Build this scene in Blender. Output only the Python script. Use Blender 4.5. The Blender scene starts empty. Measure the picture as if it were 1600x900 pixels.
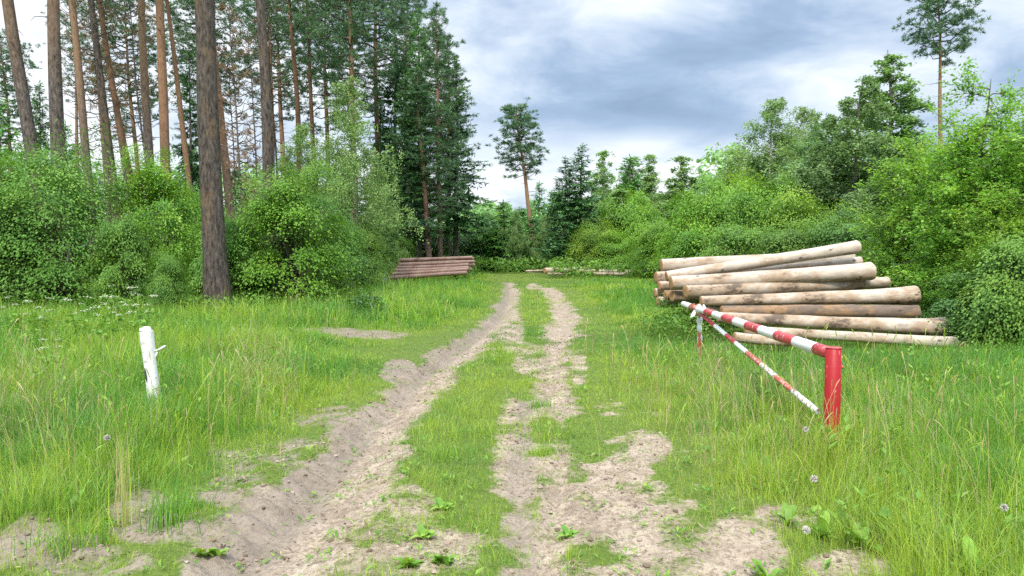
import bpy, math, random
import numpy as np

sc = bpy.context.scene
COL = sc.collection
R = np.random.default_rng(7)
rad = math.radians

# ------------------------------------------------------------------ camera
CH = 1.6
F = 1200.0
TH = math.atan(65 / F)
cT, sT = math.cos(TH), math.sin(TH)
cam = bpy.data.cameras.new('camera')
cam.sensor_width = 36
cam.lens = 36 * F / 1600
cam.clip_start = 0.05
cam.clip_end = 3000
co = bpy.data.objects.new('camera', cam)
COL.objects.link(co)
co.location = (0, 0, CH)
co.rotation_euler = (math.pi / 2 - TH, 0, 0)
sc.camera = co


def at(px, py, Y):
    """world point of a photo pixel (1600x900) at world depth Y"""
    a, b = (px - 800) / F, (450 - py) / F
    t = Y / (cT + b * sT)
    return np.array([a * t, Y, CH + t * (-sT + b * cT)])


def to_px(X, Y):
    dep = Y * cT + CH * sT
    up = Y * sT - CH * cT
    dep = np.maximum(dep, 0.2)
    return 800 + F * X / dep, 450 - F * up / dep, dep / F


def sstep(a, b, x):
    t = np.clip((x - a) / (b - a), 0, 1)
    return t * t * (3 - 2 * t)


# ------------------------------------------------------------------ noise
def vnoise(x, y, seed=0):
    x = np.asarray(x, float); y = np.asarray(y, float)
    ix, iy = np.floor(x), np.floor(y)
    fx, fy = x - ix, y - iy
    fx = fx * fx * (3 - 2 * fx); fy = fy * fy * (3 - 2 * fy)

    def h(i, j):
        s = np.sin(i * 127.1 + j * 311.7 + seed * 74.7) * 43758.5453
        return s - np.floor(s)
    return (h(ix, iy) * (1 - fx) + h(ix + 1, iy) * fx) * (1 - fy) + (h(ix, iy + 1) * (1 - fx) + h(ix + 1, iy + 1) * fx) * fy


def fbm(x, y, seed=0, o=4):
    s, a, t = 0, 0.5, 0
    for k in range(o):
        s = s + a * vnoise(x * 2 ** k, y * 2 ** k, seed + k * 13)
        t += a; a *= 0.5
    return s / t


# ------------------------------------------------------------------ geometry bag
class Geo:
    def __init__(s):
        s.V = []; s.P = {}; s.T = []; s.C = []; s.M = {}; s.n = 0

    def add(s, V, polys, tint=0.5, col=None, mi=0):
        V = np.asarray(V, float).reshape(-1, 3)
        m = len(V)
        s.V.append(V)
        for p in (polys if isinstance(polys, list) else [polys]):
            p = np.asarray(p, int)
            if p.size == 0:
                continue
            s.P.setdefault(p.shape[1], []).append(p + s.n)
            s.M.setdefault(p.shape[1], []).append(np.full(len(p), mi, int))
        s.T.append(np.broadcast_to(np.asarray(tint, float), (m,)))
        if col is not None:
            s.C.append(np.broadcast_to(np.asarray(col, float), (m, 3)))
        s.n += m

    def absorb(s, o, mi):
        for V, T in zip(o.V, o.T): s.V.append(V); s.T.append(T)
        for k in o.P:
            s.P.setdefault(k, []).extend(p + s.n for p in o.P[k])
            s.M.setdefault(k, []).extend(np.full(len(p), mi, int) for p in o.P[k])
        s.n += o.n
        return s

    def mesh(s, name, mats, smooth=False):
        me = bpy.data.meshes.new(name)
        V = np.concatenate(s.V)
        me.vertices.add(len(V))
        me.vertices.foreach_set('co', V.astype(np.float32).ravel())
        loops, starts, mi = [], [], []
        off = 0
        for k in sorted(s.P):
            p = np.concatenate(s.P[k])
            loops.append(p.ravel())
            starts.append(off + np.arange(len(p)) * k)
            mi.append(np.concatenate(s.M[k]))
            off += p.size
        loops = np.concatenate(loops); starts = np.concatenate(starts); mi = np.concatenate(mi)
        me.loops.add(len(loops))
        me.loops.foreach_set('vertex_index', loops.astype(np.int32))
        me.polygons.add(len(starts))
        me.polygons.foreach_set('loop_start', starts.astype(np.int32))
        me.polygons.foreach_set('material_index', mi.astype(np.int32))
        me.polygons.foreach_set('use_smooth', np.full(len(starts), smooth))
        me.update(calc_edges=True)
        at_ = me.attributes.new('tint', 'FLOAT', 'POINT')
        at_.data.foreach_set('value', np.concatenate(s.T).astype(np.float32))
        if s.C:
            c = np.concatenate(s.C)
            ca = me.attributes.new('col', 'FLOAT_COLOR', 'POINT')
            ca.data.foreach_set('color', np.concatenate([c, np.ones((len(c), 1))], 1).astype(np.float32).ravel())
        for m in (mats if isinstance(mats, (list, tuple)) else [mats]):
            me.materials.append(m)
        return me


def norm(v):
    return v / np.maximum(np.linalg.norm(v, axis=-1, keepdims=True), 1e-9)


def tube(g, path, radii, sides=8, tint=0.5, cap=False, mi=0, jit=0, rng=R, col=None):
    path = np.asarray(path, float)
    n = len(path)
    radii = np.broadcast_to(np.asarray(radii, float), (n,))
    t = norm(np.gradient(path, axis=0))
    ref = np.array([0, 0, 1.0]) if abs(t.mean(0)[2]) < 0.75 else np.array([1.0, 0, 0])
    u = norm(np.cross(t, ref)); w = np.cross(t, u)
    a = np.linspace(0, 2 * math.pi, sides, endpoint=False)
    rr = radii[:, None] * (1 + (rng.normal(0, jit, (n, sides)) if jit else 0))
    V = path[:, None, :] + rr[..., None] * (np.cos(a)[None, :, None] * u[:, None, :] + np.sin(a)[None, :, None] * w[:, None, :])
    i = np.arange(n - 1)[:, None] * sides; j = np.arange(sides)[None, :]; j2 = (j + 1) % sides
    Q = np.stack([i + j, i + j2, i + sides + j2, i + sides + j], -1).reshape(-1, 4)
    polys = [Q]
    V = V.reshape(-1, 3)
    if cap:
        polys.append(np.array([list(range(sides))[::-1]]))
        polys.append(np.array([list(range((n - 1) * sides, n * sides))]))
    g.add(V, polys, tint, col=col, mi=mi)


def leaves(g, C, N, size, aspect, rng, tint, fold=0.15, T=None):
    n = len(C)
    N = norm(N)
    if T is None:
        T = rng.normal(size=(n, 3))
    T = norm(T - (T * N).sum(1, keepdims=True) * N)
    B = np.cross(N, T)
    L = np.broadcast_to(np.asarray(size, float), (n,))[:, None]
    W = L * np.broadcast_to(np.asarray(aspect, float), (n,))[:, None]
    p0 = C; p2 = C + T * L
    mid = C + T * L * 0.45 + N * W * fold
    V = np.stack([p0, mid - B * W * 0.5, p2, mid + B * W * 0.5], 1).reshape(-1, 3)
    i = np.arange(n)[:, None] * 4
    g.add(V, i + np.arange(4)[None, :], np.repeat(np.broadcast_to(np.asarray(tint, float), (n,)), 4))


def rdir(rng, n):
    return norm(rng.normal(size=(n, 3)))


# ------------------------------------------------------------------ materials
class NT:
    def __init__(s, name):
        s.m = bpy.data.materials.new(name); s.m.use_nodes = True
        s.t = s.m.node_tree; s.t.nodes.clear()
        s.out = s.n('ShaderNodeOutputMaterial')

    def n(s, typ, **kw):
        nd = s.t.nodes.new(typ)
        for k, v in kw.items():
            if k == 'inp':
                for a, b in v.items():
                    nd.inputs[a].default_value = b
            else:
                setattr(nd, k, v)
        return nd

    def l(s, a, b):
        s.t.links.new(a, b)

    def ramp(s, fac, stops):
        r = s.n('ShaderNodeValToRGB')
        e = r.color_ramp.elements
        while len(e) < len(stops):
            e.new(0.5)
        for k, (p, c) in enumerate(stops):
            e[k].position = p; e[k].color = (*c, 1)
        s.l(fac, r.inputs[0])
        return r.outputs[0]

    def mix(s, fac, a, b, blend='MIX'):
        m = s.n('ShaderNodeMix', data_type='RGBA', blend_type=blend)
        for sock, v in ((m.inputs[0], fac), (m.inputs[6], a), (m.inputs[7], b)):
            if hasattr(v, 'is_linked'):
                s.l(v, sock)
            elif isinstance(v, (int, float)):
                sock.default_value = v
            else:
                sock.default_value = (*v, 1)
        return m.outputs[2]

    def math(s, op, a, b=0.0, c=None):
        m = s.n('ShaderNodeMath', operation=op)
        for sock, v in zip(m.inputs, (a, b) if c is None else (a, b, c)):
            if hasattr(v, 'is_linked'):
                s.l(v, sock)
            else:
                sock.default_value = v
        return m.outputs[0]

    def coord(s, scale=(1, 1, 1), which='Object'):
        tc = s.n('ShaderNodeTexCoord')
        mp = s.n('ShaderNodeMapping'); mp.inputs['Scale'].default_value = scale
        s.l(tc.outputs[which], mp.inputs[0])
        return mp.outputs[0]

    def noise(s, vec, scale, detail=4, rough=0.55):
        nz = s.n('ShaderNodeTexNoise', inp={'Scale': scale, 'Detail': detail, 'Roughness': rough})
        if vec is not None:
            s.l(vec, nz.inputs['Vector'])
        return nz.outputs[0]

    def bump(s, h, strength, dist):
        b = s.n('ShaderNodeBump', inp={'Strength': strength, 'Distance': dist})
        s.l(h, b.inputs['Height'])
        return b.outputs[0]

    def attr(s, name, out='Fac'):
        a = s.n('ShaderNodeAttribute', attribute_name=name)
        return a.outputs[out]

    def bsdf(s, col, rough=0.8, nrm=None, spec=0.3):
        p = s.n('ShaderNodeBsdfPrincipled')
        if hasattr(col, 'is_linked'):
            s.l(col, p.inputs['Base Color'])
        else:
            p.inputs['Base Color'].default_value = (*col, 1)
        if hasattr(rough, 'is_linked'):
            s.l(rough, p.inputs['Roughness'])
        else:
            p.inputs['Roughness'].default_value = rough
        p.inputs['Specular IOR Level'].default_value = spec
        if nrm is not None:
            s.l(nrm, p.inputs['Normal'])
        return p.outputs[0]

    def done(s, sh):
        s.l(sh, s.out.inputs[0])
        return s.m


def leaf_mat(name, stops, transl=0.4, rough=0.5, spec=0.25, jitter=0.14):
    t = NT(name)
    c = t.ramp(t.attr('tint'), [(p, tuple(x * 1.75 for x in q)) for p, q in stops])
    oi = t.n('ShaderNodeObjectInfo')
    mr = t.n('ShaderNodeMapRange', inp={'To Min': 1 - jitter, 'To Max': 1 + jitter})
    t.l(oi.outputs['Random'], mr.inputs[0])
    hs = t.n('ShaderNodeHueSaturation', inp={'Hue': 0.5})
    t.l(mr.outputs[0], hs.inputs['Value']); t.l(c, hs.inputs['Color'])
    mr2 = t.n('ShaderNodeMapRange', inp={'To Min': 0.49, 'To Max': 0.51})
    w = t.math('FRACT', t.math('MULTIPLY', oi.outputs['Random'], 17.3))
    t.l(w, mr2.inputs[0]); t.l(mr2.outputs[0], hs.inputs['Hue'])
    c = hs.outputs[0]
    b = t.bsdf(c, rough, spec=spec)
    tr = t.n('ShaderNodeBsdfTranslucent')
    tc = t.mix(1.0, c, (1.15, 1.1, 0.55), 'MULTIPLY')
    t.l(tc, tr.inputs[0])
    mx = t.n('ShaderNodeMixShader', inp={0: transl})
    t.l(b, mx.inputs[1]); t.l(tr.outputs[0], mx.inputs[2])
    return t.done(mx.outputs[0])


M = {}
M['maple'] = leaf_mat('maple_leaves', [(0, (.036, .090, .017)), (.5, (.078, .160, .025)), (1, (.155, .25, .038))])
M['lime'] = leaf_mat('bright_leaves', [(0, (.042, .105, .014)), (.5, (.100, .195, .021)), (1, (.21, .30, .034))])
M['dark'] = leaf_mat('dark_leaves', [(0, (.026, .066, .018)), (.5, (.053, .118, .027)), (1, (.105, .18, .042))])
M['birch'] = leaf_mat('birch_leaves', [(0, (.072, .135, .048)), (.5, (.135, .22, .080)), (1, (.22, .31, .115))])
M['aspen'] = leaf_mat('grey_green_leaves', [(0, (.062, .118, .048)), (.5, (.115, .195, .080)), (1, (.19, .28, .125))])
M['spruce'] = leaf_mat('spruce_needles', [(0, (.023, .060, .024)), (.5, (.043, .106, .035)), (1, (.085, .18, .048))], transl=.15)
M['spruce_light'] = leaf_mat('young_spruce_needles', [(0, (.040, .115, .034)), (.5, (.075, .19, .046)), (1, (.13, .27, .065))], transl=.3)
M['pine'] = leaf_mat('pine_needles', [(0, (.028, .062, .030)), (.5, (.046, .098, .042)), (1, (.085, .145, .058))], transl=.15)
M['birch_dark'] = leaf_mat('deep_green_leaves', [(0, (.055, .12, .042)), (.5, (.10, .195, .062)), (1, (.17, .27, .09))])
M['young'] = leaf_mat('yellow_green_leaves', [(0, (.068, .155, .026)), (.5, (.135, .258, .042)), (1, (.25, .36, .060))], transl=.5)
M['forest'] = leaf_mat('far_wood_leaves', [(0, (.06, .125, .058)), (.5, (.10, .195, .078)), (1, (.155, .265, .095))], transl=.4)
M['dead'] = leaf_mat('dead_needles', [(0, (.08, .05, .03)), (.5, (.13, .085, .05)), (1, (.16, .13, .06))], transl=.15)


def grass_mat():
    t = NT('grass_blades')
    c = t.attr('col', 'Color')
    b = t.bsdf(c, 0.5, spec=0.25)
    tr = t.n('ShaderNodeBsdfTranslucent')
    t.l(t.mix(1.0, c, (1.15, 1.1, .6), 'MULTIPLY'), tr.inputs[0])
    mx = t.n('ShaderNodeMixShader', inp={0: .48})
    t.l(b, mx.inputs[1]); t.l(tr.outputs[0], mx.inputs[2])
    return t.done(mx.outputs[0])


M['grass'] = grass_mat()


def bark_mat(name, low, high, z0, z1, scale=1.0, patch=None, bump=1.0):
    """bark whose colour turns from plated grey to flaky orange up the stem"""
    t = NT(name)
    v = t.coord((1, 1, .34))
    n1 = t.noise(v, 15 * scale, 7, .72)
    n2 = t.noise(t.coord((1, 1, .3)), 3.0, 3)
    tc = t.n('ShaderNodeTexCoord')
    sx = t.n('ShaderNodeSeparateXYZ'); t.l(tc.outputs['Object'], sx.inputs[0])
    oi = t.n('ShaderNodeObjectInfo')
    zz = t.math('ADD', sx.outputs[2], t.math('MULTIPLY', t.math('SUBTRACT', n2, .5), 2.5))
    zz = t.math('ADD', zz, t.math('MULTIPLY', t.math('SUBTRACT', oi.outputs['Random'], .5), 3.0))
    mr = t.n('ShaderNodeMapRange', inp={'From Min': z0, 'From Max': z1}); t.l(zz, mr.inputs[0])
    lo = t.ramp(n1, [(.36, tuple(x * .3 for x in low)), (.5, low), (.66, tuple(min(1, x * 1.9) for x in low))])
    hi = t.ramp(n1, [(.28, tuple(x * .6 for x in high)), (.5, high), (.75, tuple(min(1, x * 1.35) for x in high))])
    c = t.mix(mr.outputs[0], lo, hi)
    if patch:
        pn = t.noise(t.coord((1, 1, .35)), 2.2, 4, .7)
        pm = t.ramp(pn, [(.53, (0, 0, 0)), (.62, (1, 1, 1))])
        c = t.mix(t.math('MULTIPLY', pm, t.math('MULTIPLY', n1, 1.3)), c, patch)
    hs = t.n('ShaderNodeHueSaturation'); t.l(c, hs.inputs['Color'])
    vr = t.n('ShaderNodeMapRange', inp={'To Min': .8, 'To Max': 1.2}); t.l(oi.outputs['Random'], vr.inputs[0])
    t.l(vr.outputs[0], hs.inputs['Value'])
    return t.done(t.bsdf(hs.outputs[0], .9, t.bump(n1, .9 * bump, .03), .15))


M['bark_pine'] = bark_mat('pine_bark', (.115, .095, .082), (.22, .14, .09), 6.0, 10)
M['bark_orange'] = bark_mat('orange_pine_bark', (.13, .092, .07), (.235, .135, .082), 2.5, 7)
M['bark_dark'] = bark_mat('dark_pine_bark', (.082, .068, .058), (.09, .075, .063), 30, 60, patch=(.17, .115, .065), bump=1.5)
M['bark_grey'] = bark_mat('grey_bark', (.12, .105, .09), (.14, .12, .10), 20, 40)
M['bark_twig'] = bark_mat('twig_bark', (.085, .075, .055), (.11, .10, .06), 2, 6)
M['bark_birch'] = bark_mat('birch_bark', (.42, .41, .38), (.50, .48, .43), 2, 6)


def log_mat(name, base, dark, warm, bark=False):
    t = NT(name)
    v = t.coord((.35, 1, 1))
    n1 = t.noise(v, 9, 5, .6)
    n2 = t.noise(t.coord((.5, 1, 1)), 3.3, 8, .72)
    n3 = t.noise(t.coord((.12, 1, 1)), 30, 3, .6)
    oi = t.n('ShaderNodeObjectInfo')
    w = t.math('ADD', n2, t.math('MULTIPLY', t.math('SUBTRACT', oi.outputs['Random'], .5), .12))
    c = t.ramp(n1, [(.25, tuple(x * .72 for x in base)), (.5, base), (.75, tuple(min(.8, x * 1.2) for x in base))])
    c = t.mix(t.ramp(w, [(.48, (0, 0, 0)), (.58, (.8, .8, .8))]), c, warm)
    c = t.mix(t.ramp(w, [(.61, (0, 0, 0)), (.67, (.9, .9, .9))]), c, dark)
    c = t.mix(t.ramp(n3, [(.62, (0, 0, 0)), (.72, (.55, .55, .55))]), c, dark)
    vo = t.n('ShaderNodeTexVoronoi', inp={'Scale': 4.2}); t.l(t.coord((.55, 1, 1)), vo.inputs['Vector'])
    c = t.mix(t.ramp(vo.outputs['Distance'], [(.05, (.9, .9, .9)), (.12, (0, 0, 0))]), c, tuple(x * .8 for x in dark))
    return t.done(t.bsdf(c, .8, t.bump(n1 if bark else n3, .6 if bark else .3, .02), .2))


M['log_pale'] = log_mat('peeled_log', (.43, .365, .295), (.095, .070, .052), (.29, .20, .125))
M['log_bark'] = log_mat('barky_log', (.15, .112, .085), (.06, .047, .04), (.30, .175, .085), True)
M['log_red'] = log_mat('red_bark_log', (.27, .175, .14), (.10, .065, .05), (.21, .12, .09), True)


def cut_mat():
    t = NT('sawn_wood')
    n = t.noise(t.coord(), 6, 3)
    w = t.n('ShaderNodeTexWave', wave_type='RINGS', rings_direction='X', inp={'Scale': 14, 'Distortion': 2.5, 'Detail': 2})
    t.l(t.coord(), w.inputs[0])
    c = t.mix(.5, t.ramp(n, [(.3, (.22, .115, .05)), (.7, (.42, .26, .13))]), t.ramp(w.outputs[1], [(0, (.25, .14, .065)), (1, (.40, .25, .13))]))
    return t.done(t.bsdf(c, .85, spec=.15))


M['cut'] = cut_mat()


def paint_mat(name, col, chip, amount=.7, rough=.45, under=(.5, .5, .48)):
    t = NT(name)
    n = t.noise(t.coord(), 22, 5, .65)
    n2 = t.noise(t.coord((1, 1, .2)), 40, 4, .6)
    n3 = t.noise(t.coord(), 4, 3)
    c = t.mix(t.ramp(n3, [(.3, (0, 0, 0)), (.8, (.35, .35, .35))]), col, tuple(x * .75 for x in col))
    c = t.mix(t.ramp(n2, [(amount - .06, (0, 0, 0)), (amount + .02, (.8, .8, .8))]), c, under)
    c = t.mix(t.ramp(n, [(amount - .03, (0, 0, 0)), (amount + .03, (1, 1, 1))]), c, chip)
    return t.done(t.bsdf(c, rough, t.bump(n, .25, .004), .35))


M['red'] = paint_mat('red_paint', (.34, .012, .016), (.40, .15, .11), .69)
M['pink_red'] = paint_mat('faded_red_paint', (.42, .045, .050), (.50, .27, .22), .65)
M['white'] = paint_mat('white_paint', (.70, .70, .68), (.36, .22, .14), .69)
M['white_worn'] = paint_mat('worn_white_paint', (.74, .72, .68), (.33, .20, .12), .56)
M['rust'] = paint_mat('rusty_red_paint', (.46, .10, .055), (.60, .42, .28), .60, .7)
M['tape'] = paint_mat('white_plastic_tape', (.78, .80, .80), (.62, .64, .64), .6, .3)
M['whitewash'] = paint_mat('white_post_paint', (.70, .70, .67), (.42, .39, .33), .62, .7)
M['hole'] = paint_mat('dark_slit', (.05, .055, .06), (.08, .08, .08), .7, .9)


# ------------------------------------------------------------------ objects
def prop(o, label=None, cat=None, group=None, kind=None):
    if label: o['label'] = label
    if cat: o['category'] = cat
    if group: o['group'] = group
    if kind: o['kind'] = kind
    return o


def mobj(name, me, parent=None):
    o = bpy.data.objects.new(name, me)
    COL.objects.link(o)
    if parent: o.parent = parent
    return o


def root(name, loc, label, cat, group=None):
    o = bpy.data.objects.new(name, None)
    o.empty_display_size = .3
    COL.objects.link(o)
    o.location = loc
    return prop(o, label, cat, group)


# ------------------------------------------------------------------ where the earth is bare
LEFT = np.array([(1000, 190, 470), (900, 262, 520), (850, 325, 552), (800, 388, 585), (750, 445, 612), (717, 483, 622), (690, 508, 640), (663, 533, 652), (617, 600, 680),
                 (583, 637, 707), (557, 670, 747), (530, 713, 772), (497, 762, 803), (463, 786, 811), (447, 787, 804), (441, 787, 801)], float)[::-1]
RIGHT = np.array([(1000, 775, 900), (900, 790, 905), (723, 860, 902), (663, 862, 893), (620, 838, 884), (597, 837, 882), (570, 838, 880), (543, 850, 888), (523, 853, 906),
                  (503, 855, 907), (483, 863, 895), (460, 853, 880), (450, 842, 864)], float)[::-1]
RIGHT2 = np.array([(1000, 755, 850), (900, 772, 850), (800, 778, 845), (733, 790, 838), (700, 800, 838), (650, 803, 836), (628, 808, 832)], float)[::-1]
SAND = np.array([(1000, 850, 1190), (893, 850, 1130), (800, 850, 1040), (733, 870, 1000), (700, 885, 997), (680, 930, 985)], float)[::-1]
# other bare or half bare spots: px, py, rx, ry, strength
BLOBS = [(430, 715, 95, 24, .34), (510, 655, 55, 18, .30), (622, 582, 24, 18, .8), (580, 524, 60, 6, .5), (520, 518, 40, 4, .5),
         (225, 815, 50, 40, .58), (50, 868, 95, 40, .62), (150, 890, 80, 22, .42), (795, 515, 22, 26, .5), (815, 545, 28, 10, .45), (822, 570, 20, 14, .55),
         (1235, 800, 50, 20, .42), (1325, 885, 62, 26, .55), (1150, 860, 70, 46, .6), (620, 790, 60, 26, .34), (640, 855, 110, 40, .42), (560, 885, 60, 40, .48),
         (1015, 700, 30, 22, .6), (955, 640, 24, 12, .3), (835, 448, 12, 5, .5), (840, 424, 22, 3, .6), (800, 680, 22, 60, .35), (905, 575, 12, 30, .4),
         (365, 770, 60, 28, .32), (300, 850, 45, 25, .36), (270, 805, 40, 22, .3)]


def row_mask(px, py, mpp, tab, n, soft=.07):
    xl = np.interp(py, tab[:, 0], tab[:, 1]); xr = np.interp(py, tab[:, 0], tab[:, 2])
    d = np.minimum(px - xl, xr - px) * mpp
    return sstep(-soft, soft, d + n), d, (px - xl) * mpp, (px - xr) * mpp


def fields(X, Y):
    """bare earth 0..1, ground height, grass height"""
    X = np.asarray(X, float); Y = np.asarray(Y, float)
    px, py, mpp = to_px(X, Y)
    ok = (Y > 1.2) & (Y < 62)
    nn = (fbm(X * 2.2, Y * 2.2, 3) - .5) * .34 + (fbm(X * 9, Y * 9, 5, 2) - .5) * .12
    sf = np.clip(.10 + .012 * Y, .1, .3)
    mL, dL, aL, bL = row_mask(px, py, mpp, LEFT, nn * 1.3, sf)
    mR, dR, aR, bR = row_mask(px, py, mpp, RIGHT, nn * 1.3, sf)
    mR2, dR2, _, _ = row_mask(px, py, mpp, RIGHT2, nn * 1.3, sf)
    mS, dS, _, bS = row_mask(px, py, mpp, SAND, nn * 3 - .05, .35)
    gate = lambda t: ((py > t[0, 0]) & (py < 1000)) * ok
    mL = mL * gate(LEFT); mR = mR * gate(RIGHT); mR2 = mR2 * gate(RIGHT2) * .92; mS = mS * sstep(655, 745, py + nn * 420) * (py < 1000) * ok * (.55 + .5 * fbm(X * 3.1, Y * 3.1, 151))
    near = np.clip((1000 - py) / 60, 0, 1)
    isl = sstep(.56, .72, fbm(X * 2.3, Y * 2.3, 161, 5))
    hf = (fbm(X * 8, Y * 8, 171, 4) - .5)
    mS = np.clip(mS + hf * 1.1 * (mS > .03), 0, 1); mR2 = np.clip(mR2 + hf * .8 * (mR2 > .03), 0, 1)
    D = np.maximum.reduce([mL * (1 - .35 * isl), mR * (1 - .5 * isl), mR2 * (1 - .6 * isl), mS * (1 - .7 * isl)])
    nbl = (fbm(X * 4.6, Y * 4.6, 133, 5) - .5) * 1.5 + (fbm(X * 14, Y * 14, 137, 2) - .5) * .5
    for (bx, by, rx, ry, s) in BLOBS:
        e = ((px - bx) / rx) ** 2 + ((py - by) / ry) ** 2
        D = np.maximum(D, np.clip((s * 1.15 + nbl * .8) * sstep(2.2, .4, e), 0, .95) * ok)
    # height
    Z = (fbm(X * .25, Y * .25, 11) - .5) * .10 * np.clip(np.abs(Y) / 10, 0.2, 1)
    core = sstep(.02, .32, dL) * gate(LEFT)
    Z = Z - .050 * core
    Z = Z - .045 * sstep(0, .16, dR) * gate(RIGHT) - .03 * sstep(0, .14, dR2) * gate(RIGHT2)
    bank = np.exp(-((aL + .12 + nn * .5) / .16) ** 2) * gate(LEFT) * (.4 + 1.0 * fbm(X * 3, Y * 3, 8))
    Z = Z + .040 * bank * (mpp < .03)
    Z = Z + .03 * np.exp(-((bL - .12 + nn * .4) / .15) ** 2) * gate(LEFT)
    # inner wheel line in the left rut
    wl = (dL * 0 + (px - (np.interp(py, LEFT[:, 0], .62 * LEFT[:, 1] + .38 * LEFT[:, 2]))) * mpp)
    Z = Z - .035 * np.exp(-(wl / .10) ** 2) * gate(LEFT)
    brk = sstep(.42, .58, fbm(X * 1.1, Y * 1.1, 181, 2))
    for w_, tab, p_ in ((wl, LEFT, 1), ((px - .5 * (np.interp(py, RIGHT[:, 0], RIGHT[:, 1]) + np.interp(py, RIGHT[:, 0], RIGHT[:, 2]))) * mpp, RIGHT, -1)):
        line = np.exp(-(w_ / .13) ** 4) * gate(tab)
        Z = Z + .011 * line * brk * np.tanh(3 * np.sin((Y + .55 * np.abs(w_) + .3 * w_ * p_) * 44))
    # cleats pressed along the left edge
    edge = np.exp(-((aL - .10) / .09) ** 2) * gate(LEFT)
    Z = Z + .018 * edge * np.sign(np.sin(Y * 26 + X * 12))
    Z = Z + (fbm(X * 6, Y * 6, 21, 3) - .5) * .065 * np.clip(D, 0.25, 1) + (fbm(X * 15, Y * 15, 31, 2) - .5) * .042 * D + (fbm(aL * 8, Y * .7, 33, 3) - .5) * .05 * core
    rough = np.exp(-((px - 60) / 190) ** 2 - ((py - 860) / 70) ** 2) * ok
    Z = Z + rough * (fbm(X * 5, Y * 5, 41, 3) - .4) * .22
    Z = Z + .30 * np.exp(-((X - 3.6) / 1.3) ** 2 - ((Y - 14.6) / 1.4) ** 2) + .12 * np.exp(-((X - 5.0) / 1.5) ** 2 - ((Y - 13.6) / 1.2) ** 2)
    # grass height
    dleft = -aL                                   # metres left of the left rut
    dright = np.minimum(bR, 99)
    tall = np.where(aL < 0, .07 + .31 * sstep(.12, 1.7, dleft), np.where(bR > 0, .06 + .27 * sstep(.25, 1.9, dright), .085))
    tall = np.where((aL >= 0) & (bR <= 0), .06 + .09 * fbm(X * 1.6, Y * 1.6, 51), tall)
    tall = tall * (.62 + .76 * fbm(X * .8, Y * .8, 61)) * (.55 + .9 * fbm(X * 3.6, Y * 3.6, 63, 2))
    side = np.exp(-((px - 640) / 150) ** 4 - ((py - 540) / 28) ** 4) * (aL < 0)
    tall = tall * (1 - .78 * side)
    side2 = np.exp(-((px - 470) / 130) ** 4 - ((py - 523) / 10) ** 2) * (aL < 0)
    tall = tall * (1 - .6 * side2)
    mead = np.exp(-((px - 620) / 260) ** 4 - ((py - 478) / 26) ** 4) * (aL < 0)
    tall = tall * (1 + .35 * mead)
    tall = tall * (1 + .7 * np.exp(-((px - 1306) / 45) ** 2 - ((py - 722) / 28) ** 2) + .8 * np.exp(-((px - 1098) / 34) ** 2 - ((py - 588) / 18) ** 2))
    tall = tall * (1 - .55 * np.exp(-((px - 240) / 38) ** 2 - ((py - 628) / 24) ** 2))
    pile = np.exp(-((px - 1290) / 260) ** 4 - ((py - 535) / 42) ** 2) + np.exp(-((px - 1040) / 50) ** 2 - ((py - 500) / 32) ** 2)
    tall = tall * (1 - .62 * np.clip(pile, 0, 1))
    far = sstep(26, 36, Y)
    tall = tall * (1 - .45 * far)
    tall = np.where((bR > 0) & (py > 690), tall * (.75 + .5 * sstep(0, 2, dright)), tall)
    sand_edge = np.where(gate(SAND) > 0, sstep(-.1, 1.3, bS), 1)
    tall = np.where(bR > 0, np.maximum(tall * (.35 + .65 * sand_edge), .065), tall)
    tall = tall * (1 - .75 * D)
    return D, Z, tall, (px, py, aL, bR, ok)


# ------------------------------------------------------------------ ground sheet
def damp_shade_at(X, Y):
    """greyer, moister soil in the wheel lines, with shade painted into the left rut"""
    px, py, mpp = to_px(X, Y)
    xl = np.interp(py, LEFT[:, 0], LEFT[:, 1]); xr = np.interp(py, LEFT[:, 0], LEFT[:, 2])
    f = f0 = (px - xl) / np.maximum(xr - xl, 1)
    a = sstep(-.15, .05, f) * sstep(.62, .40, f) * (Y > 1) * (Y < 40)  # left half of the left rut: damp soil, its shade put into the colour
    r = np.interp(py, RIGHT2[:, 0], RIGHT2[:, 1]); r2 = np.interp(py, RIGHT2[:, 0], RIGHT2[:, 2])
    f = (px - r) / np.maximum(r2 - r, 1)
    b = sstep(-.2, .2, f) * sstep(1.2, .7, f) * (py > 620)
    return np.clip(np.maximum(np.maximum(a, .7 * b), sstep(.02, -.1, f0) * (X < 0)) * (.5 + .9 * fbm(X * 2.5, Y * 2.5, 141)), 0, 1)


def axis(lo, hi, step, grow, end):
    a = list(np.arange(lo, hi, step))
    s = step
    while a[-1] < end:
        s *= grow; a.append(a[-1] + s)
    return a


xp = axis(0, 5, .040, 1.06, 900)
xs = np.array([-v for v in xp[:0:-1]] + xp)
yp = axis(2.2, 9.5, .036, 1.03, 1400)
yb = axis(-2.2, 0, .4, 1.3, 300)
ys = np.array([-v for v in yb[::-1]] + yp)
GX, GY = np.meshgrid(xs, ys)
D, Z, Hh, aux = fields(GX, GY)
g = Geo()
nx, ny = len(xs), len(ys)
i = (np.arange(ny - 1)[:, None] * nx + np.arange(nx - 1)[None, :]).ravel()
g.add(np.stack([GX.ravel(), GY.ravel(), Z.ravel()], 1), np.stack([i, i + 1, i + nx + 1, i + nx], 1), D.ravel(), np.repeat(damp_shade_at(GX, GY).ravel()[:, None], 3, 1))


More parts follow.
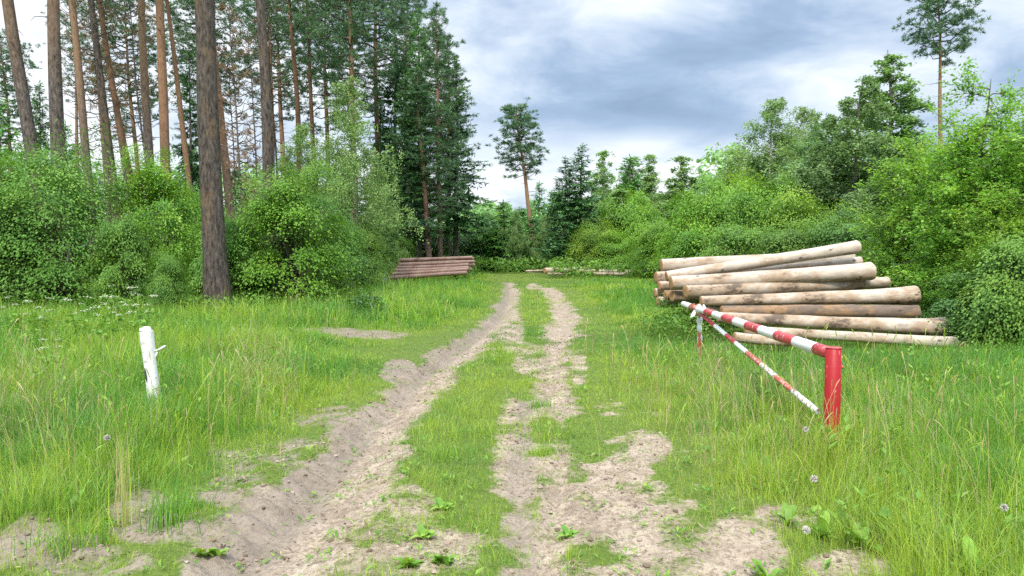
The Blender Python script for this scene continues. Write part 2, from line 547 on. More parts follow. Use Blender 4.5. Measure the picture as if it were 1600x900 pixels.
def ground_mat():
    t = NT('sandy_soil')
    v = t.coord()
    n1 = t.noise(v, 3.5, 6, .65); n2 = t.noise(v, 30, 5, .7); n3 = t.noise(v, .9, 4); n4 = t.noise(v, 95, 3, .6)
    sand = t.ramp(n1, [(.28, (.19, .148, .108)), (.46, (.285, .225, .165)), (.66, (.395, .325, .245))])
    sand = t.mix(t.ramp(n2, [(.40, (.75, .75, .75)), (.53, (0, 0, 0))]), sand, (.145, .108, .075))
    sand = t.mix(t.ramp(n4, [(.60, (0, 0, 0)), (.70, (.6, .6, .6))]), sand, (.62, .54, .43))
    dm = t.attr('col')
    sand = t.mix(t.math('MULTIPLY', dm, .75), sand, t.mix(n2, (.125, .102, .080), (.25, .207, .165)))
    turf = t.ramp(n2, [(.3, (.055, .085, .018)), (.55, (.10, .145, .028)), (.75, (.17, .165, .07))])
    d = t.attr('tint')
    f = t.math('ADD', d, t.math('MULTIPLY', t.math('SUBTRACT', n2, .5), .55))
    f = t.math('ADD', f, t.math('MULTIPLY', t.math('SUBTRACT', n1, .5), .3))
    c = t.mix(t.ramp(f, [(.22, (0, 0, 0)), (.50, (1, 1, 1))]), turf, sand)
    h = t.math('ADD', t.math('MULTIPLY', n2, .7), t.math('MULTIPLY', n4, .4))
    return t.done(t.bsdf(c, .95, t.bump(h, .8, .022), .1))


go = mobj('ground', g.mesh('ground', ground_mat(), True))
prop(go, 'sandy ground with two wheel ruts running through the grass', 'ground', kind='structure')


def gz(x, y):
    return float(fields(np.array([x]), np.array([y]))[1][0])


# ------------------------------------------------------------------ grass
DEEP = np.array([.088, .245, .034]); MIDG = np.array([.190, .375, .046]); YEL = np.array([.335, .450, .062]); STRAW = np.array([.52, .47, .26])


def blades(g, X, Y, Z, H, W, col, rng, seg=3, bend=.5, droop=0.0):
    n = len(X)
    if n == 0: return
    az = fbm(X * 1.5, Y * 1.5, 191, 2) * 14 + np.where(rng.uniform(0, 1, n) < .5, rng.normal(0, .8, n), rng.uniform(0, 6.28, n))
    L = np.stack([np.cos(az), np.sin(az), np.zeros(n)], 1)
    b = rng.uniform(.1, 1, n) ** 1.3 * bend
    fa = az + math.pi / 2 + rng.normal(0, .5, n)
    S = np.stack([np.cos(fa), np.sin(fa), np.zeros(n)], 1)
    P0 = np.stack([X, Y, Z - .01], 1)
    V = []
    for k in range(seg):
        t = k / seg
        off = P0 + L * (b * H * t ** 2)[:, None] + np.stack([0 * H, 0 * H, H * (t - .25 * b * t ** 2 * (1 + droop))], 1)
        w = W * (1 - t * .75)
        V.append(off - S * (w / 2)[:, None]); V.append(off + S * (w / 2)[:, None])
    V.append(P0 + L * (b * H)[:, None] + np.stack([0 * H, 0 * H, H * (1 - .25 * b * (1 + droop))], 1))
    k = 2 * seg + 1
    V = np.stack(V, 1).reshape(-1, 3)
    base = np.arange(n)[:, None] * k
    polys = [base + np.array([[2 * s, 2 * s + 1, 2 * s + 3, 2 * s + 2]]) for s in range(seg - 1)]
    tri = base + np.array([[2 * seg - 2, 2 * seg - 1, 2 * seg]])
    shade = np.repeat(col, k, 0)
    g.add(V, ([np.concatenate(polys)] if polys else []) + [tri], .5, shade)


def grass_cols(n, X, Y, px, py, H, rng):
    a = fbm(X * .5, Y * .5, 71) + (fbm(X * 3.2, Y * 3.2, 73, 2) - .5) * .45 + rng.normal(0, .13, n)
    c = DEEP * 1.0
    f = sstep(.30, .60, a)[:, None]
    c = DEEP * (1 - f) + MIDG * f
    f2 = sstep(.47, .82, a + .16 * (H < .16))[:, None]
    c = c * (1 - f2) + YEL * f2
    gg = rng.uniform(0, 1, n) < .16
    c = np.where(gg[:, None], c * .35 + np.array([.17, .27, .11]) * .65, c)
    # drier, strawy patches
    dry = (.45 * np.exp(-((px - 1130) / 130) ** 2 - ((py - 625) / 60) ** 2) + .5 * np.exp(-((px - 400) / 60) ** 2 - ((py - 590) / 45) ** 2)
           + .35 * np.exp(-((px - 40) / 90) ** 2 - ((py - 650) / 90) ** 2) + .3 * np.exp(-((px - 1390) / 90) ** 2 - ((py - 680) / 60) ** 2) + .04)
    s = rng.uniform(0, 1, n) < dry * .6
    c = np.where(s[:, None], STRAW * rng.uniform(.6, 1.05, (n, 1)), c)
    return c * rng.uniform(.72, 1.28, (n, 1))


def sow(g, y0, y1, dens, wid, seg, rng, side=1.0, extra=1.6):
    wy = lambda y: .76 * side * y + extra + .8
    area = (wy(y0) + wy(y1)) * (y1 - y0)
    n = int(area * dens)
    Y = np.sqrt(rng.uniform(0, 1, n) * (y1 ** 2 - y0 ** 2) + y0 ** 2)
    X = rng.uniform(-1, 1, n) * wy(Y)
    Dm, Zm, Hm, (px, py, aL, bR, ok) = fields(X, Y)
    keep = rng.uniform(0, 1, n) < np.clip(1.04 - Dm ** 1.25 * 1.10, .010, 1) * (.55 + .9 * fbm(X * 2.5, Y * 2.5, 81))
    # short sward needs fewer blades than the tall field
    X, Y, Zm, Hm, px, py = (v[keep] for v in (X, Y, Zm, Hm, px, py))
    n = len(X)
    H = Hm * rng.uniform(.40, 1.15, n) * np.clip(.80 + .03 * (Y - 4), .80, 1.0)
    H = np.where(rng.uniform(0, 1, n) < .05, H * 1.5, H)
    low = rng.uniform(0, 1, n) < .35
    H = np.where(low, np.minimum(H * .5, .10) + .015, H)
    W = wid * np.where(rng.uniform(0, 1, n) < .05, 1.7, 1.0) * rng.uniform(.6, 1.35, n) * np.clip(.55 + H * 1.7, .6, 1.2)
    blades(g, X, Y, Zm, H, W, grass_cols(n, X, Y, px, py, Hm, rng), rng, seg, 1.0)


rg = np.random.default_rng(11)
g = Geo()
sow(g, 2.4, 5.5, 4800, .0044, 3, rg)
sow(g, 5.5, 9.0, 3200, .0056, 3, rg)
sow(g, 9.0, 15., 1250, .0095, 2, rg)
sow(g, 15., 25., 460, .016, 2, rg)
sow(g, 25., 50., 170, .028, 2, rg)
o = mobj('grass', g.mesh('grass', M['grass']))
prop(o, 'lush green meadow grass on both sides of the track', 'grass', kind='stuff')

# dry stalks and flowering grass heads
g = Geo()


def stalks(n, cx, cy, rx, ry, h0, h1, straw, rng, head=True):
    n = int(n * .55)
    px = rng.normal(cx, rx, n); py = rng.normal(cy, ry, n)
    for a, b in zip(px, py):
        b = max(b, 395.)
        t = CH / ((b - 385) / F)
        x, y = (a - 800) / F * t, t
        if y > 24 or y < 2.6: continue
        Dm, Zm, Hm, _ = fields(np.array([x]), np.array([y]))
        if Dm[0] > .45: continue
        h = rng.uniform(h0, h1); az = rng.uniform(0, 6.28); bd = rng.uniform(.02, .35) * h
        k = np.linspace(0, 1, 5)
        P = np.stack([x + math.cos(az) * bd * k ** 2, y + math.sin(az) * bd * k ** 2, Zm[0] + h * (k - .12 * k ** 3)], 1)
        c = (STRAW if rng.uniform() < straw else YEL * 1.1) * rng.uniform(.7, 1.2)
        w = max(.0013, .00038 * y)
        tube(g, P, [w, w, w * .8, w * .7, w * .5], 3, col=c)
        if head:
            d = norm(P[-1] - P[-2])
            tube(g, [P[-1] - d * .02, P[-1] + d * .02, P[-1] + d * .05 + [0, 0, -.007], P[-1] + d * .08 + [0, 0, -.018]], [w, w * 1.9, w * 1.7, w * .4], 4, col=c * [1, .98, .95])


for a in [(120, 1130, 650, 110, 45, .4, .68, .6), (90, 400, 640, 70, 50, .4, .65, .65), (110, 60, 740, 80, 70, .45, .75, .55), (150, 1400, 730, 110, 60, .45, .75, .6),
          (120, 250, 720, 120, 60, .4, .7, .35), (160, 1450, 640, 130, 50, .4, .65, .2), (60, 1560, 820, 60, 50, .45, .7, .3), (90, 150, 600, 150, 40, .4, .65, .3),
          (60, 1000, 580, 60, 60, .3, .5, .3), (60, 600, 500, 150, 14, .4, .6, .2), (120, 1250, 740, 120, 50, .3, .55, .5)]:
    stalks(*a, rg)
o = mobj('tall_grass', g.mesh('tall_grass', M['grass']))
prop(o, 'thin flowering and straw coloured grass stalks standing above the meadow', 'grass', kind='stuff')

# ------------------------------------------------------------------ clods, stones and litter on the bare earth
def flat_mat(name, stops, scale=3, rough=.9):
    t = NT(name)
    c = t.ramp(t.attr('tint'), stops)
    n = t.noise(t.coord(), 40, 4)
    c = t.mix(t.math('MULTIPLY', n, .4), c, (.16, .12, .08))
    return t.done(t.bsdf(c, rough, spec=.1))


M['clod'] = flat_mat('earth_clods', [(0, (.10, .075, .055)), (.5, (.24, .18, .135)), (1, (.35, .29, .23))])
M['straw'] = flat_mat('dry_litter', [(0, (.06, .042, .028)), (.5, (.22, .16, .095)), (1, (.42, .35, .23))])
rc = np.random.default_rng(5)
ICO = norm(np.array([(-1, 1.618, 0), (1, 1.618, 0), (-1, -1.618, 0), (1, -1.618, 0), (0, -1, 1.618), (0, 1, 1.618), (0, -1, -1.618), (0, 1, -1.618),
                     (1.618, 0, -1), (1.618, 0, 1), (-1.618, 0, -1), (-1.618, 0, 1)]))
ICOF = np.array([(0, 11, 5), (0, 5, 1), (0, 1, 7), (0, 7, 10), (0, 10, 11), (1, 5, 9), (5, 11, 4), (11, 10, 2), (10, 7, 6), (7, 1, 8),
                 (3, 9, 4), (3, 4, 2), (3, 2, 6), (3, 6, 8), (3, 8, 9), (4, 9, 5), (2, 4, 11), (6, 2, 10), (8, 6, 7), (9, 8, 1)])


def on_soil(n, y0, y1, lo, rng):
    Y = np.sqrt(rng.uniform(0, 1, n) * (y1 ** 2 - y0 ** 2) + y0 ** 2)
    X = rng.uniform(-1, 1, n) * (.7 * Y + .5)
    Dm, Zm, Hm, ax = fields(X, Y)
    k = (Dm > lo) & (rng.uniform(0, 1, n) < fbm(X * 3, Y * 3, 91) * 1.6 - .25)
    edge = np.clip(1.3 - np.abs(Dm - .6) * 1.5, 0, 1)
    return X[k], Y[k], Zm[k], edge[k]


g = Geo()
X, Y, Zm, E = on_soil(42000, 2.5, 14, .25, rc)
n = len(X)
s = (.003 + .010 * rc.uniform(0, 1, n) ** 5) * (.7 + .9 * E)
V = ICO[None] * (1 + rc.normal(0, .22, (n, 12, 1))) * s[:, None, None] * np.array([1, 1, .65]) + np.stack([X, Y, Zm + s * .25], 1)[:, None, :]
g.add(V.reshape(-1, 3), (np.arange(n)[:, None, None] * 12 + ICOF[None]).reshape(-1, 3), np.repeat(rc.uniform(0, 1, n), 12))
prop(mobj('gravel', g.mesh('gravel', M['clod'])), 'small earth clods and pebbles on the bare sandy ruts', 'gravel', kind='stuff')

g = Geo()
X, Y, Zm, E = on_soil(44000, 2.5, 13, .2, rc)
n = len(X)
az = rc.uniform(0, 6.28, n)
leaves(g, np.stack([X, Y, Zm + .006], 1), np.array([0, 0, 1.0]) + rc.normal(0, .25, (n, 3)), rc.uniform(.012, .07, n), rc.uniform(.04, .2, n), rc, rc.uniform(0, 1, n))
prop(mobj('litter', g.mesh('litter', M['straw'])), 'dry grass litter and leaf bits lying on the bare sand', 'litter', kind='stuff')

# low weeds creeping over the sand and between the ruts
M['weed'] = leaf_mat('weed_leaves', [(0, (.042, .105, .016)), (.5, (.09, .175, .024)), (1, (.16, .24, .04))], .35)
g = Geo()
X, Y, Zm, E = on_soil(16000, 2.5, 13, .10, rc)
k = rc.uniform(0, 1, len(X)) < .42 * (fbm(X * 1.3, Y * 1.3, 97) > .47)
X, Y, Zm = X[k], Y[k], Zm[k]
for x, y, z in zip(X, Y, Zm):
    m = rc.integers(4, 10)
    az = rc.uniform(0, 6.28, m); ln = rc.uniform(.012, .05, m)
    T = np.stack([np.cos(az), np.sin(az), rc.uniform(.1, .9, m)], 1)
    Nn = np.stack([-np.cos(az) * .5, -np.sin(az) * .5, np.ones(m)], 1)
    o_ = rc.normal(0, .03, (m, 3)) * [1, 1, 0] + [x, y, z + .005]
    leaves(g, o_, Nn, ln, rc.uniform(.2, .5, m), rc, rc.uniform(.1, .9, m), T=T)
# broad leaves mixed into the meadow
X = rc.uniform(-14, 14, 5200); Y = rc.uniform(2.6, 16, 5200)
Dm, Zm, Hm, ax = fields(X, Y)
k = (Dm < .5) & (np.abs(X) < .72 * Y + 1) & (fbm(X * .9, Y * .9, 103) > .46)
X, Y, Zm, Hm = X[k], Y[k], Zm[k], Hm[k]
for x, y, z, h in zip(X, Y, Zm, Hm):
    m = rc.integers(4, 9)
    az = rc.uniform(0, 6.28, m)
    T = np.stack([np.cos(az), np.sin(az), rc.uniform(.2, 1.2, m)], 1)
    Nn = np.stack([-np.cos(az) * .6, -np.sin(az) * .6, np.ones(m)], 1)
    leaves(g, np.array([x, y, z]) + np.stack([np.cos(az) * .02, np.sin(az) * .02, rc.uniform(.1, .75, m) * h], 1), Nn, rc.uniform(.03, .075, m) * min(1.4, .6 + h * 2), rc.uniform(.25, .5, m), rc,
           rc.uniform(0, .9, m), T=T)
prop(mobj('weeds', g.mesh('weeds', M['weed'])), 'low broad-leaved weeds creeping over the sand and through the sward', 'weeds', kind='stuff')


# ------------------------------------------------------------------ plants of their own
def leaf_blade(g, base, az, L, W, rise, curl, tint, rng, seg=6):
    """long curved leaf with a midrib fold"""
    k = np.linspace(0, 1, seg + 1)
    d = np.array([math.cos(az), math.sin(az), 0]); s = np.array([-math.sin(az), math.cos(az), 0])
    P = base + d * (L * k * math.cos(rise))[:, None] + np.array([0, 0, 1.0]) * (L * (k * math.sin(rise) - curl * k ** 2))[:, None]
    w = W * np.sin(np.clip(k * .93 + .07, 0, 1) * math.pi) ** .7 * (1 + .08 * np.sin(k * 19 + rng.uniform(0, 6)))
    V = np.stack([P - s * w[:, None] / 2 + [0, 0, W * .12], P, P + s * w[:, None] / 2 + [0, 0, W * .12]], 1).reshape(-1, 3)
    i = np.arange(seg)[:, None] * 3
    q = np.concatenate([i + [[0, 1, 4, 3]], i + [[1, 2, 5, 4]]])
    g.add(V, q, np.clip(tint + np.repeat(rng.normal(0, .05, seg + 1), 3), 0, 1))


def ground_pt(px, py):
    y = CH / ((py - 385) / F); x = (px - 800) / F * y
    return x, y, gz(x, y)


def dock_mesh(rng, n, L, W):
    g = Geo()
    for q in range(n):
        leaf_blade(g, np.array([rng.normal(0, .015), rng.normal(0, .015), 0]), rng.uniform(0, 6.28), L * rng.uniform(.6, 1.15), W * rng.uniform(.7, 1.2), rng.uniform(.5, 1.3),
                   rng.uniform(.25, .75), rng.uniform(.3, .9), rng)
    return g.mesh('dock_leaves', M['weed'], True)


docks = [dock_mesh(np.random.default_rng(60 + q), 10, .19, .048) for q in range(3)]
for q, (px, py, s, lab) in enumerate([
        (1237, 800, 1.0, 'dock plant with upright leaves below the red gate post, at the edge of the sand'),
        (1292, 822, 1.1, 'pale dock plant with one broad leaf standing up, right of the sandy patch'),
        (1352, 835, 1.15, 'broad-leaved dock plant in the grass beside the second bare sandy patch'),
        (1432, 815, 1.0, 'dock plant half hidden in tall grass right of the bare patches'),
        (1548, 885, 1.3, 'large dock plant with drooping leaves in the lower right corner grass'),
        (1500, 845, 1.0, 'smaller dock plant behind the large one at the lower right'),
        (1205, 892, .85, 'low dock plant on bare sand at the bottom edge right of the ruts')]):
    x, y, z = ground_pt(px, py + 25)
    r_ = root('dock_plant', (x, y, z), lab, 'plant', 'dock plants in the grass on the right'); r_.rotation_euler.z = q * 1.3; r_.scale = (s, s, s)
    mobj('leaves', docks[q % 3], r_)

rosettes = [dock_mesh(np.random.default_rng(70 + q), 11, .13, .045) for q in range(3)]
for q, (px, py, s, lab) in enumerate([
        (890, 838, .8, 'bright green seedling rosette alone on the sand between the right-hand ruts'),
        (635, 893, 1.0, 'leafy weed clump at the bottom edge on the grassy middle strip'),
        (690, 890, .95, 'taller weed clump at the bottom edge just left of the right rut'),
        (660, 850, .9, 'weed rosette just above the two clumps at the bottom edge'),
        (305, 880, .9, 'small two-leaved weed on the left rut near the bottom edge'),
        (330, 880, .8, 'small upright weed right beside another one on the left rut'),
        (690, 800, .9, 'tufted weed in the middle strip left of the right rut'),
        (160, 830, 1.0, 'broad-leaved weed at the foot of the straw tuft lower left')]):
    x, y, z = ground_pt(px, py)
    r_ = root('weed_rosette', (x, y, z), lab, 'plant', 'weeds on the bare sand'); r_.rotation_euler.z = q * 2.1; r_.scale = (s, s, s)
    mobj('leaves', rosettes[q % 3], r_)


def tuft_mesh(rng, n, h, spread, cols, w=.006, bend=.6):
    g = Geo()
    X = rng.normal(0, spread, n); Y = rng.normal(0, spread, n)
    H = h * rng.uniform(.5, 1.1, n)
    c = cols[rng.integers(0, len(cols), n)] * rng.uniform(.75, 1.2, (n, 1))
    blades(g, X, Y, np.zeros(n), H, np.full(n, w), c, rng, 4, bend)
    return g.mesh('tuft_blades', M['grass'])


for (px, py, n, h, sp, cols, bend, lab) in [
        (178, 838, 46, .62, .035, np.array([STRAW, STRAW, YEL * 1.2, STRAW * .9]), .25, 'tall tuft of straw yellow stalks at the edge of the bare earth lower left'),
        (255, 845, 160, .30, .07, np.array([DEEP, MIDG, MIDG]), .9, 'green grass tuft hanging over the left bank beside the bare clods'),
        (95, 872, 240, .26, .10, np.array([DEEP, MIDG, YEL]), .9, 'mossy green grass tuft growing out of the cloddy earth lower left'),
        (287, 808, 120, .16, .06, np.array([DEEP * .7, DEEP, MIDG]), 1.0, 'dark little grass tuft hanging from the eroded edge of the left rut'),
        (690, 720, 160, .16, .09, np.array([DEEP, MIDG, YEL]), .8, 'denser green tuft in the middle strip between the ruts'),
        (845, 715, 130, .11, .07, np.array([MIDG, YEL]), .9, 'short green tuft growing between the twin lines of the right rut'),
        (843, 640, 130, .13, .07, np.array([DEEP, MIDG]), .9, 'small grass clump farther up between the lines of the right rut')]:
    x, y, z = ground_pt(px, py)
    r_ = root('grass_tuft', (x, y, z - .01), lab, 'grass tuft')
    mobj('stems', tuft_mesh(rc, n, h, sp, cols, .005, bend), r_)

# dark weed far in the left meadow
g = Geo()
C = rc.normal(0, 1, (420, 3)) * [.22, .2, .13] + [0, 0, .22]
leaves(g, C, C * [1, 1, .5] + [0, 0, .5] + rc.normal(0, .3, C.shape), .10, .6, rc, rc.uniform(0, .45, 420))
x, y, z = ground_pt(573, 497)
r_ = root('leafy_weed', (x, y - .3, z + .12), 'dark green leafy weed clump standing out in the meadow left of the track', 'plant')
mobj('leaves', g.mesh('weed_clump_leaves', M['dark']), r_)


def dandelion(px, py, h, Y, lab):
    p = at(px, py, Y)
    z = gz(p[0], Y)
    h = p[2] - z
    r_ = root('dandelion_clock', (p[0], Y, z), lab, 'dandelion', 'dandelion clocks in the grass')
    g = Geo(); k = np.linspace(0, 1, 6)
    tube(g, np.stack([.03 * k ** 2, 0 * k, h * k], 1), .0022, 5, col=YEL * .8)
    mobj('stem', g.mesh('dandelion_stem', M['grass']), r_)
    g = Geo(); d = rdir(rc, 150)
    C = d * .006 + [.03, 0, h]
    leaves(g, C, np.cross(d, rdir(rc, 150)), .016, .35, rc, .5, T=d, fold=0)
    g.add(ICO * .008 + [.03, 0, h], ICOF, .2)
    mobj('seed_head', g.mesh('dandelion_head', M['fluff']), r_)


M['fluff'] = flat_mat('seed_fluff', [(0, (.35, .30, .24)), (.5, (.58, .56, .51)), (1, (.5, .5, .47))])
for q, (px, py, Y, lab) in enumerate([(1252, 671, 5.0, 'dandelion clock just below and left of the red gate post foot'),
                                      (1263, 748, 4.0, 'dandelion clock on a long stem above the dock plants'),
                                      (1250, 828, 3.6, 'low dandelion clock by the sandy patch right of the ruts'),
                                      (1560, 793, 3.9, 'dandelion clock near the right edge above the large dock'),
                                      (160, 684, 4.8, 'dandelion clock above the straw tuft on the left'),]):
    dandelion(px, py, .3, Y, lab)

# cow parsley along the left wood edge
M['umbel'] = flat_mat('white_umbels', [(0, (.45, .50, .30)), (.5, (.66, .68, .52)), (1, (.78, .78, .70))])


def parsley_meshes(rng):
    gs, us = Geo(), []
    top = []
    for q in range(rng.integers(3, 6)):
        az = rng.uniform(0, 6.28); h = rng.uniform(.65, 1.0); k = np.linspace(0, 1, 5)
        P = np.stack([math.cos(az) * .22 * k ** 1.5, math.sin(az) * .22 * k ** 1.5, h * k], 1)
        tube(gs, P, .005, 4, tint=.5)
        top.append(P[-1])
        m = 6
        leaves(gs, P[2] + rng.normal(0, .08, (m, 3)), [0, 0, 1] + rng.normal(0, .4, (m, 3)), .16, .6, rng, rng.uniform(.2, .8, m))
    for p in top:
        gu = Geo(); us.append(gu)
        for u in range(9):
            a = rng.uniform(0, 6.28); r = .085 * math.sqrt(rng.uniform(0, 1))
            c = p + [r * math.cos(a), r * math.sin(a), .03 - r * .25]
            tube(gs, [p - [0, 0, .03], c], .002, 3)
            leaves(gu, c + rng.normal(0, .010, (4, 3)), [0, 0, 1] + rng.normal(0, .3, (4, 3)), .022, 1, rng, rng.uniform(.1, .8, 4), fold=0)
    return gs.mesh('parsley_stems', M['weed']), [u_.mesh('parsley_umbel', M['umbel']) for u_ in us]


pm = [parsley_meshes(np.random.default_rng(80 + q)) for q in range(3)]
for q, (px, py, Y) in enumerate([(120, 468, 13.0), (132, 480, 12.5), (178, 462, 13.4), (190, 449, 16.0), (205, 453, 16.2), (215, 475, 12.6), (60, 470, 13.2), (22, 470, 13.4),
                                 (168, 478, 11.8), (226, 462, 14.2), (45, 486, 11.5), (75, 530, 9.2)]):
    p = at(px, py, Y); z = gz(p[0], Y); s = max(.5, (p[2] - z) / .9)
    r_ = root('cow_parsley', (p[0], Y, z), 'cow parsley with white umbels in the meadow before the left bushes', 'wildflower', 'cow parsley along the left wood edge')
    r_.scale = (s, s, s); r_.rotation_euler.z = q * 1.1
    mobj('stems', pm[q % 3][0], r_)
    for me in pm[q % 3][1]: mobj('umbel', me, r_)

# ------------------------------------------------------------------ trees
def trunk_path(rng, H, n=14, wob=.08):
    k = np.linspace(0, 1, n)
    ph = rng.uniform(0, 6.28, 4)
    return np.stack([wob * (np.sin(k * 5 + ph[0]) - math.sin(ph[0]) + .4 * np.sin(k * 13 + ph[1])) * k ** .5,
                     wob * (np.sin(k * 4.4 + ph[2]) - math.sin(ph[2]) + .4 * np.sin(k * 11 + ph[3])) * k ** .5, H * k], 1)


def trunk_r(r0, n=14, top=.12, flare=.35):
    k = np.linspace(0, 1, n)
    return r0 * ((1 - k) ** .75 * (1 - top) + top) * (1 + flare * np.exp(-k * 28))


def p_on(path, z):
    return np.array([np.interp(z, path[:, 2], path[:, 0]), np.interp(z, path[:, 2], path[:, 1]), z])


def pine(seed, H, r0, cb, cr, bark, nb=46, stubs=16, dens=1.0, dead=False, needle='pine', low=0):
    """tall bare stem, open crown of needle clumps near the top"""
    rng = np.random.default_rng(seed)
    gt, gb, gn = Geo(), Geo(), Geo()
    P = trunk_path(rng, H, 18, .006 * H)
    tube(gt, P, trunk_r(r0, 18, .10), 14, jit=.03, rng=rng)
    for q in range(nb):
        u = (q + rng.uniform(0, 1)) / nb
        z = cb + (H - cb) * u ** .85
        prof = math.sin(min(1, .22 + .78 * (1 - u)) * math.pi * .62) * (.5 + .5 * min(1, u * 5)) if not low else (1 - u) ** .8 + .1
        L = cr * prof * rng.uniform(.55, 1.15) + .25
        az = q * 2.4 + rng.normal(0, .5)
        el = rng.uniform(-.15, .35) + .45 * u
        b = p_on(P, z); k = np.linspace(0, 1, 5)
        d = np.array([math.cos(az), math.sin(az), 0])
        B = b + d * (L * k * math.cos(el))[:, None] + np.array([0, 0, 1.0]) * (L * (math.sin(el) * k + .18 * k ** 2 - .1 * np.sin(k * 3)))[:, None]
        B[1:] += rng.normal(0, .05 * L, (4, 3))
        tube(gb, B, np.linspace(.018 + .012 * L, .008, 5), 4)
        if dead and rng.uniform() < .75: continue
        nc = max(3, int(L * 5.5 * dens))
        for c in range(nc):
            t = rng.uniform(.35, 1.02)
            cpt = np.array([np.interp(t, k, B[:, a]) for a in range(3)]) + rng.normal(0, .13 * L + .05, 3) * [1, 1, .5]
            m = int(27 * dens)
            dd = rdir(rng, m); dd[:, 2] = np.abs(dd[:, 2]) * .9 + .05; dd = norm(dd + d * .5)
            rr = rng.uniform(.16, .30)
            leaves(gn, cpt + dd * .03, rdir(rng, m), rr * rng.uniform(.7, 1.2, m), .12, rng, np.clip(rng.normal(.42, .16) + dd[:, 2] * .22, 0, 1), T=dd, fold=0)
    for q in range(stubs):
        z = rng.uniform(cb * .25, cb * 1.02) if cb > 1 else 1
        az = rng.uniform(0, 6.28); L = rng.uniform(.15, 1.5) * (z / max(cb, 1)) ** 1.2 + .12
        b = p_on(P, z); k = np.linspace(0, 1, 4)
        B = b + np.stack([math.cos(az) * L * k, math.sin(az) * L * k, L * (.12 * k - rng.uniform(-.2, .5) * k ** 2)], 1)
        B[2:] += rng.normal(0, .06 * L, (2, 3))
        tube(gb, B, [.022, .014, .010, .005], 4)
        if L > .8:
            for w in range(3):
                e = B[2] + rng.normal(0, .3 * L, 3) * [1, 1, .6]
                tube(gb, [B[1] + (B[2] - B[1]) * w / 3, e], [.008, .003], 3)
    gn.absorb(gb, 1)
    return [('trunk', gt.mesh('pine_trunk', M[bark], True)), ('crown', gn.mesh('pine_crown', [M[needle], M['bark_grey']]))], H


def spruce(seed, H, Rb, z0, mat='spruce', dens=1.0, r0=None, irr=.2, bark='bark_grey'):
    rng = np.random.default_rng(seed)
    gt, gb, gn = Geo(), Geo(), Geo()
    P = trunk_path(rng, H, 14, .005 * H)
    r0 = r0 or H * .012
    tube(gt, P, trunk_r(r0, 14, .03), 9)
    z = z0
    while z < H - .1:
        u = (z - z0) / (H - z0)
        Lz = Rb * ((1 - u) ** .85) * (1 - .35 * math.exp(-u * 14)) + .10
        nb = int(5 + 4 * (1 - u))
        for q in range(nb):
            az = rng.uniform(0, 6.28); L = Lz * rng.uniform(1 - irr * 2, 1 + irr * .6)
            if rng.uniform() < .08: continue
            d = np.array([math.cos(az), math.sin(az), 0]); s = np.array([-d[1], d[0], 0])
            el = .5 * u - .18 * (1 - u); k = np.linspace(0, 1, 6)
            drop = .42 * (1 - u) * L
            B = p_on(P, z + rng.uniform(-.15, .15)) + d * (L * k)[:, None] + np.array([0, 0, 1.0]) * (L * el * k - drop * k ** 1.4 + drop * .62 * k ** 3)[:, None]
            tube(gb, B[::2], [.012 + .006 * L, .012, .004], 3)
            m = max(5, int(L * 15 * dens))
            t = rng.uniform(.08, 1.0, m) ** .8
            C = np.stack([np.interp(t, k, B[:, a]) for a in range(3)], 1)
            side = rng.choice([-1, 1], m)
            w = (.10 + .26 * L * (1 - t) * .8 + .10)
            Td = d[None] * rng.uniform(.5, 1.0, (m, 1)) + s[None] * (side * rng.uniform(.2, 1.0, m))[:, None] + np.array([0, 0, 1]) * rng.uniform(-.55, .12, (m, 1))
            N_ = np.array([0, 0, 1.0]) + rng.normal(0, .35, (m, 3))
            leaves(gn, C, N_, np.clip(w, .12, .55) * rng.uniform(.7, 1.2, m), rng.uniform(.22, .38, m), rng, np.clip(rng.normal(.35, .18, m) + .35 * (t > .8), 0, 1), T=Td, fold=-.2)
            # hanging twigs
            mh = int(m * .55)
            th = rng.uniform(.25, 1.0, mh)
            Ch = np.stack([np.interp(th, k, B[:, a]) for a in range(3)], 1) + s[None] * rng.normal(0, .1 * L, (mh, 1))
            Tn = np.array([0, 0, -1.0]) + rng.normal(0, .35, (mh, 3))
            leaves(gn, Ch, rdir(rng, mh), rng.uniform(.12, .34, mh) * min(1, .4 + L), .22, rng, rng.uniform(0, .5, mh), T=Tn, fold=0)
        z += (.20 + .16 * (1 - u)) * max(.7, H / 12) / dens ** .5
    m = 24
    leaves(gn, np.stack([0 * np.arange(m), 0 * np.arange(m), H - .7 + .7 * np.arange(m) / m], 1) + [P[-1, 0], P[-1, 1], 0], rdir(rng, m), .18, .22, rng, .6, T=[0, 0, .8] + rng.normal(0, .5, (m, 3)))
    return [('trunk', gt.mesh('spruce_trunk', M[bark], True)), ('crown', gn.absorb(gb, 1).mesh('spruce_crown', [M[mat], M['bark_grey']]))], H


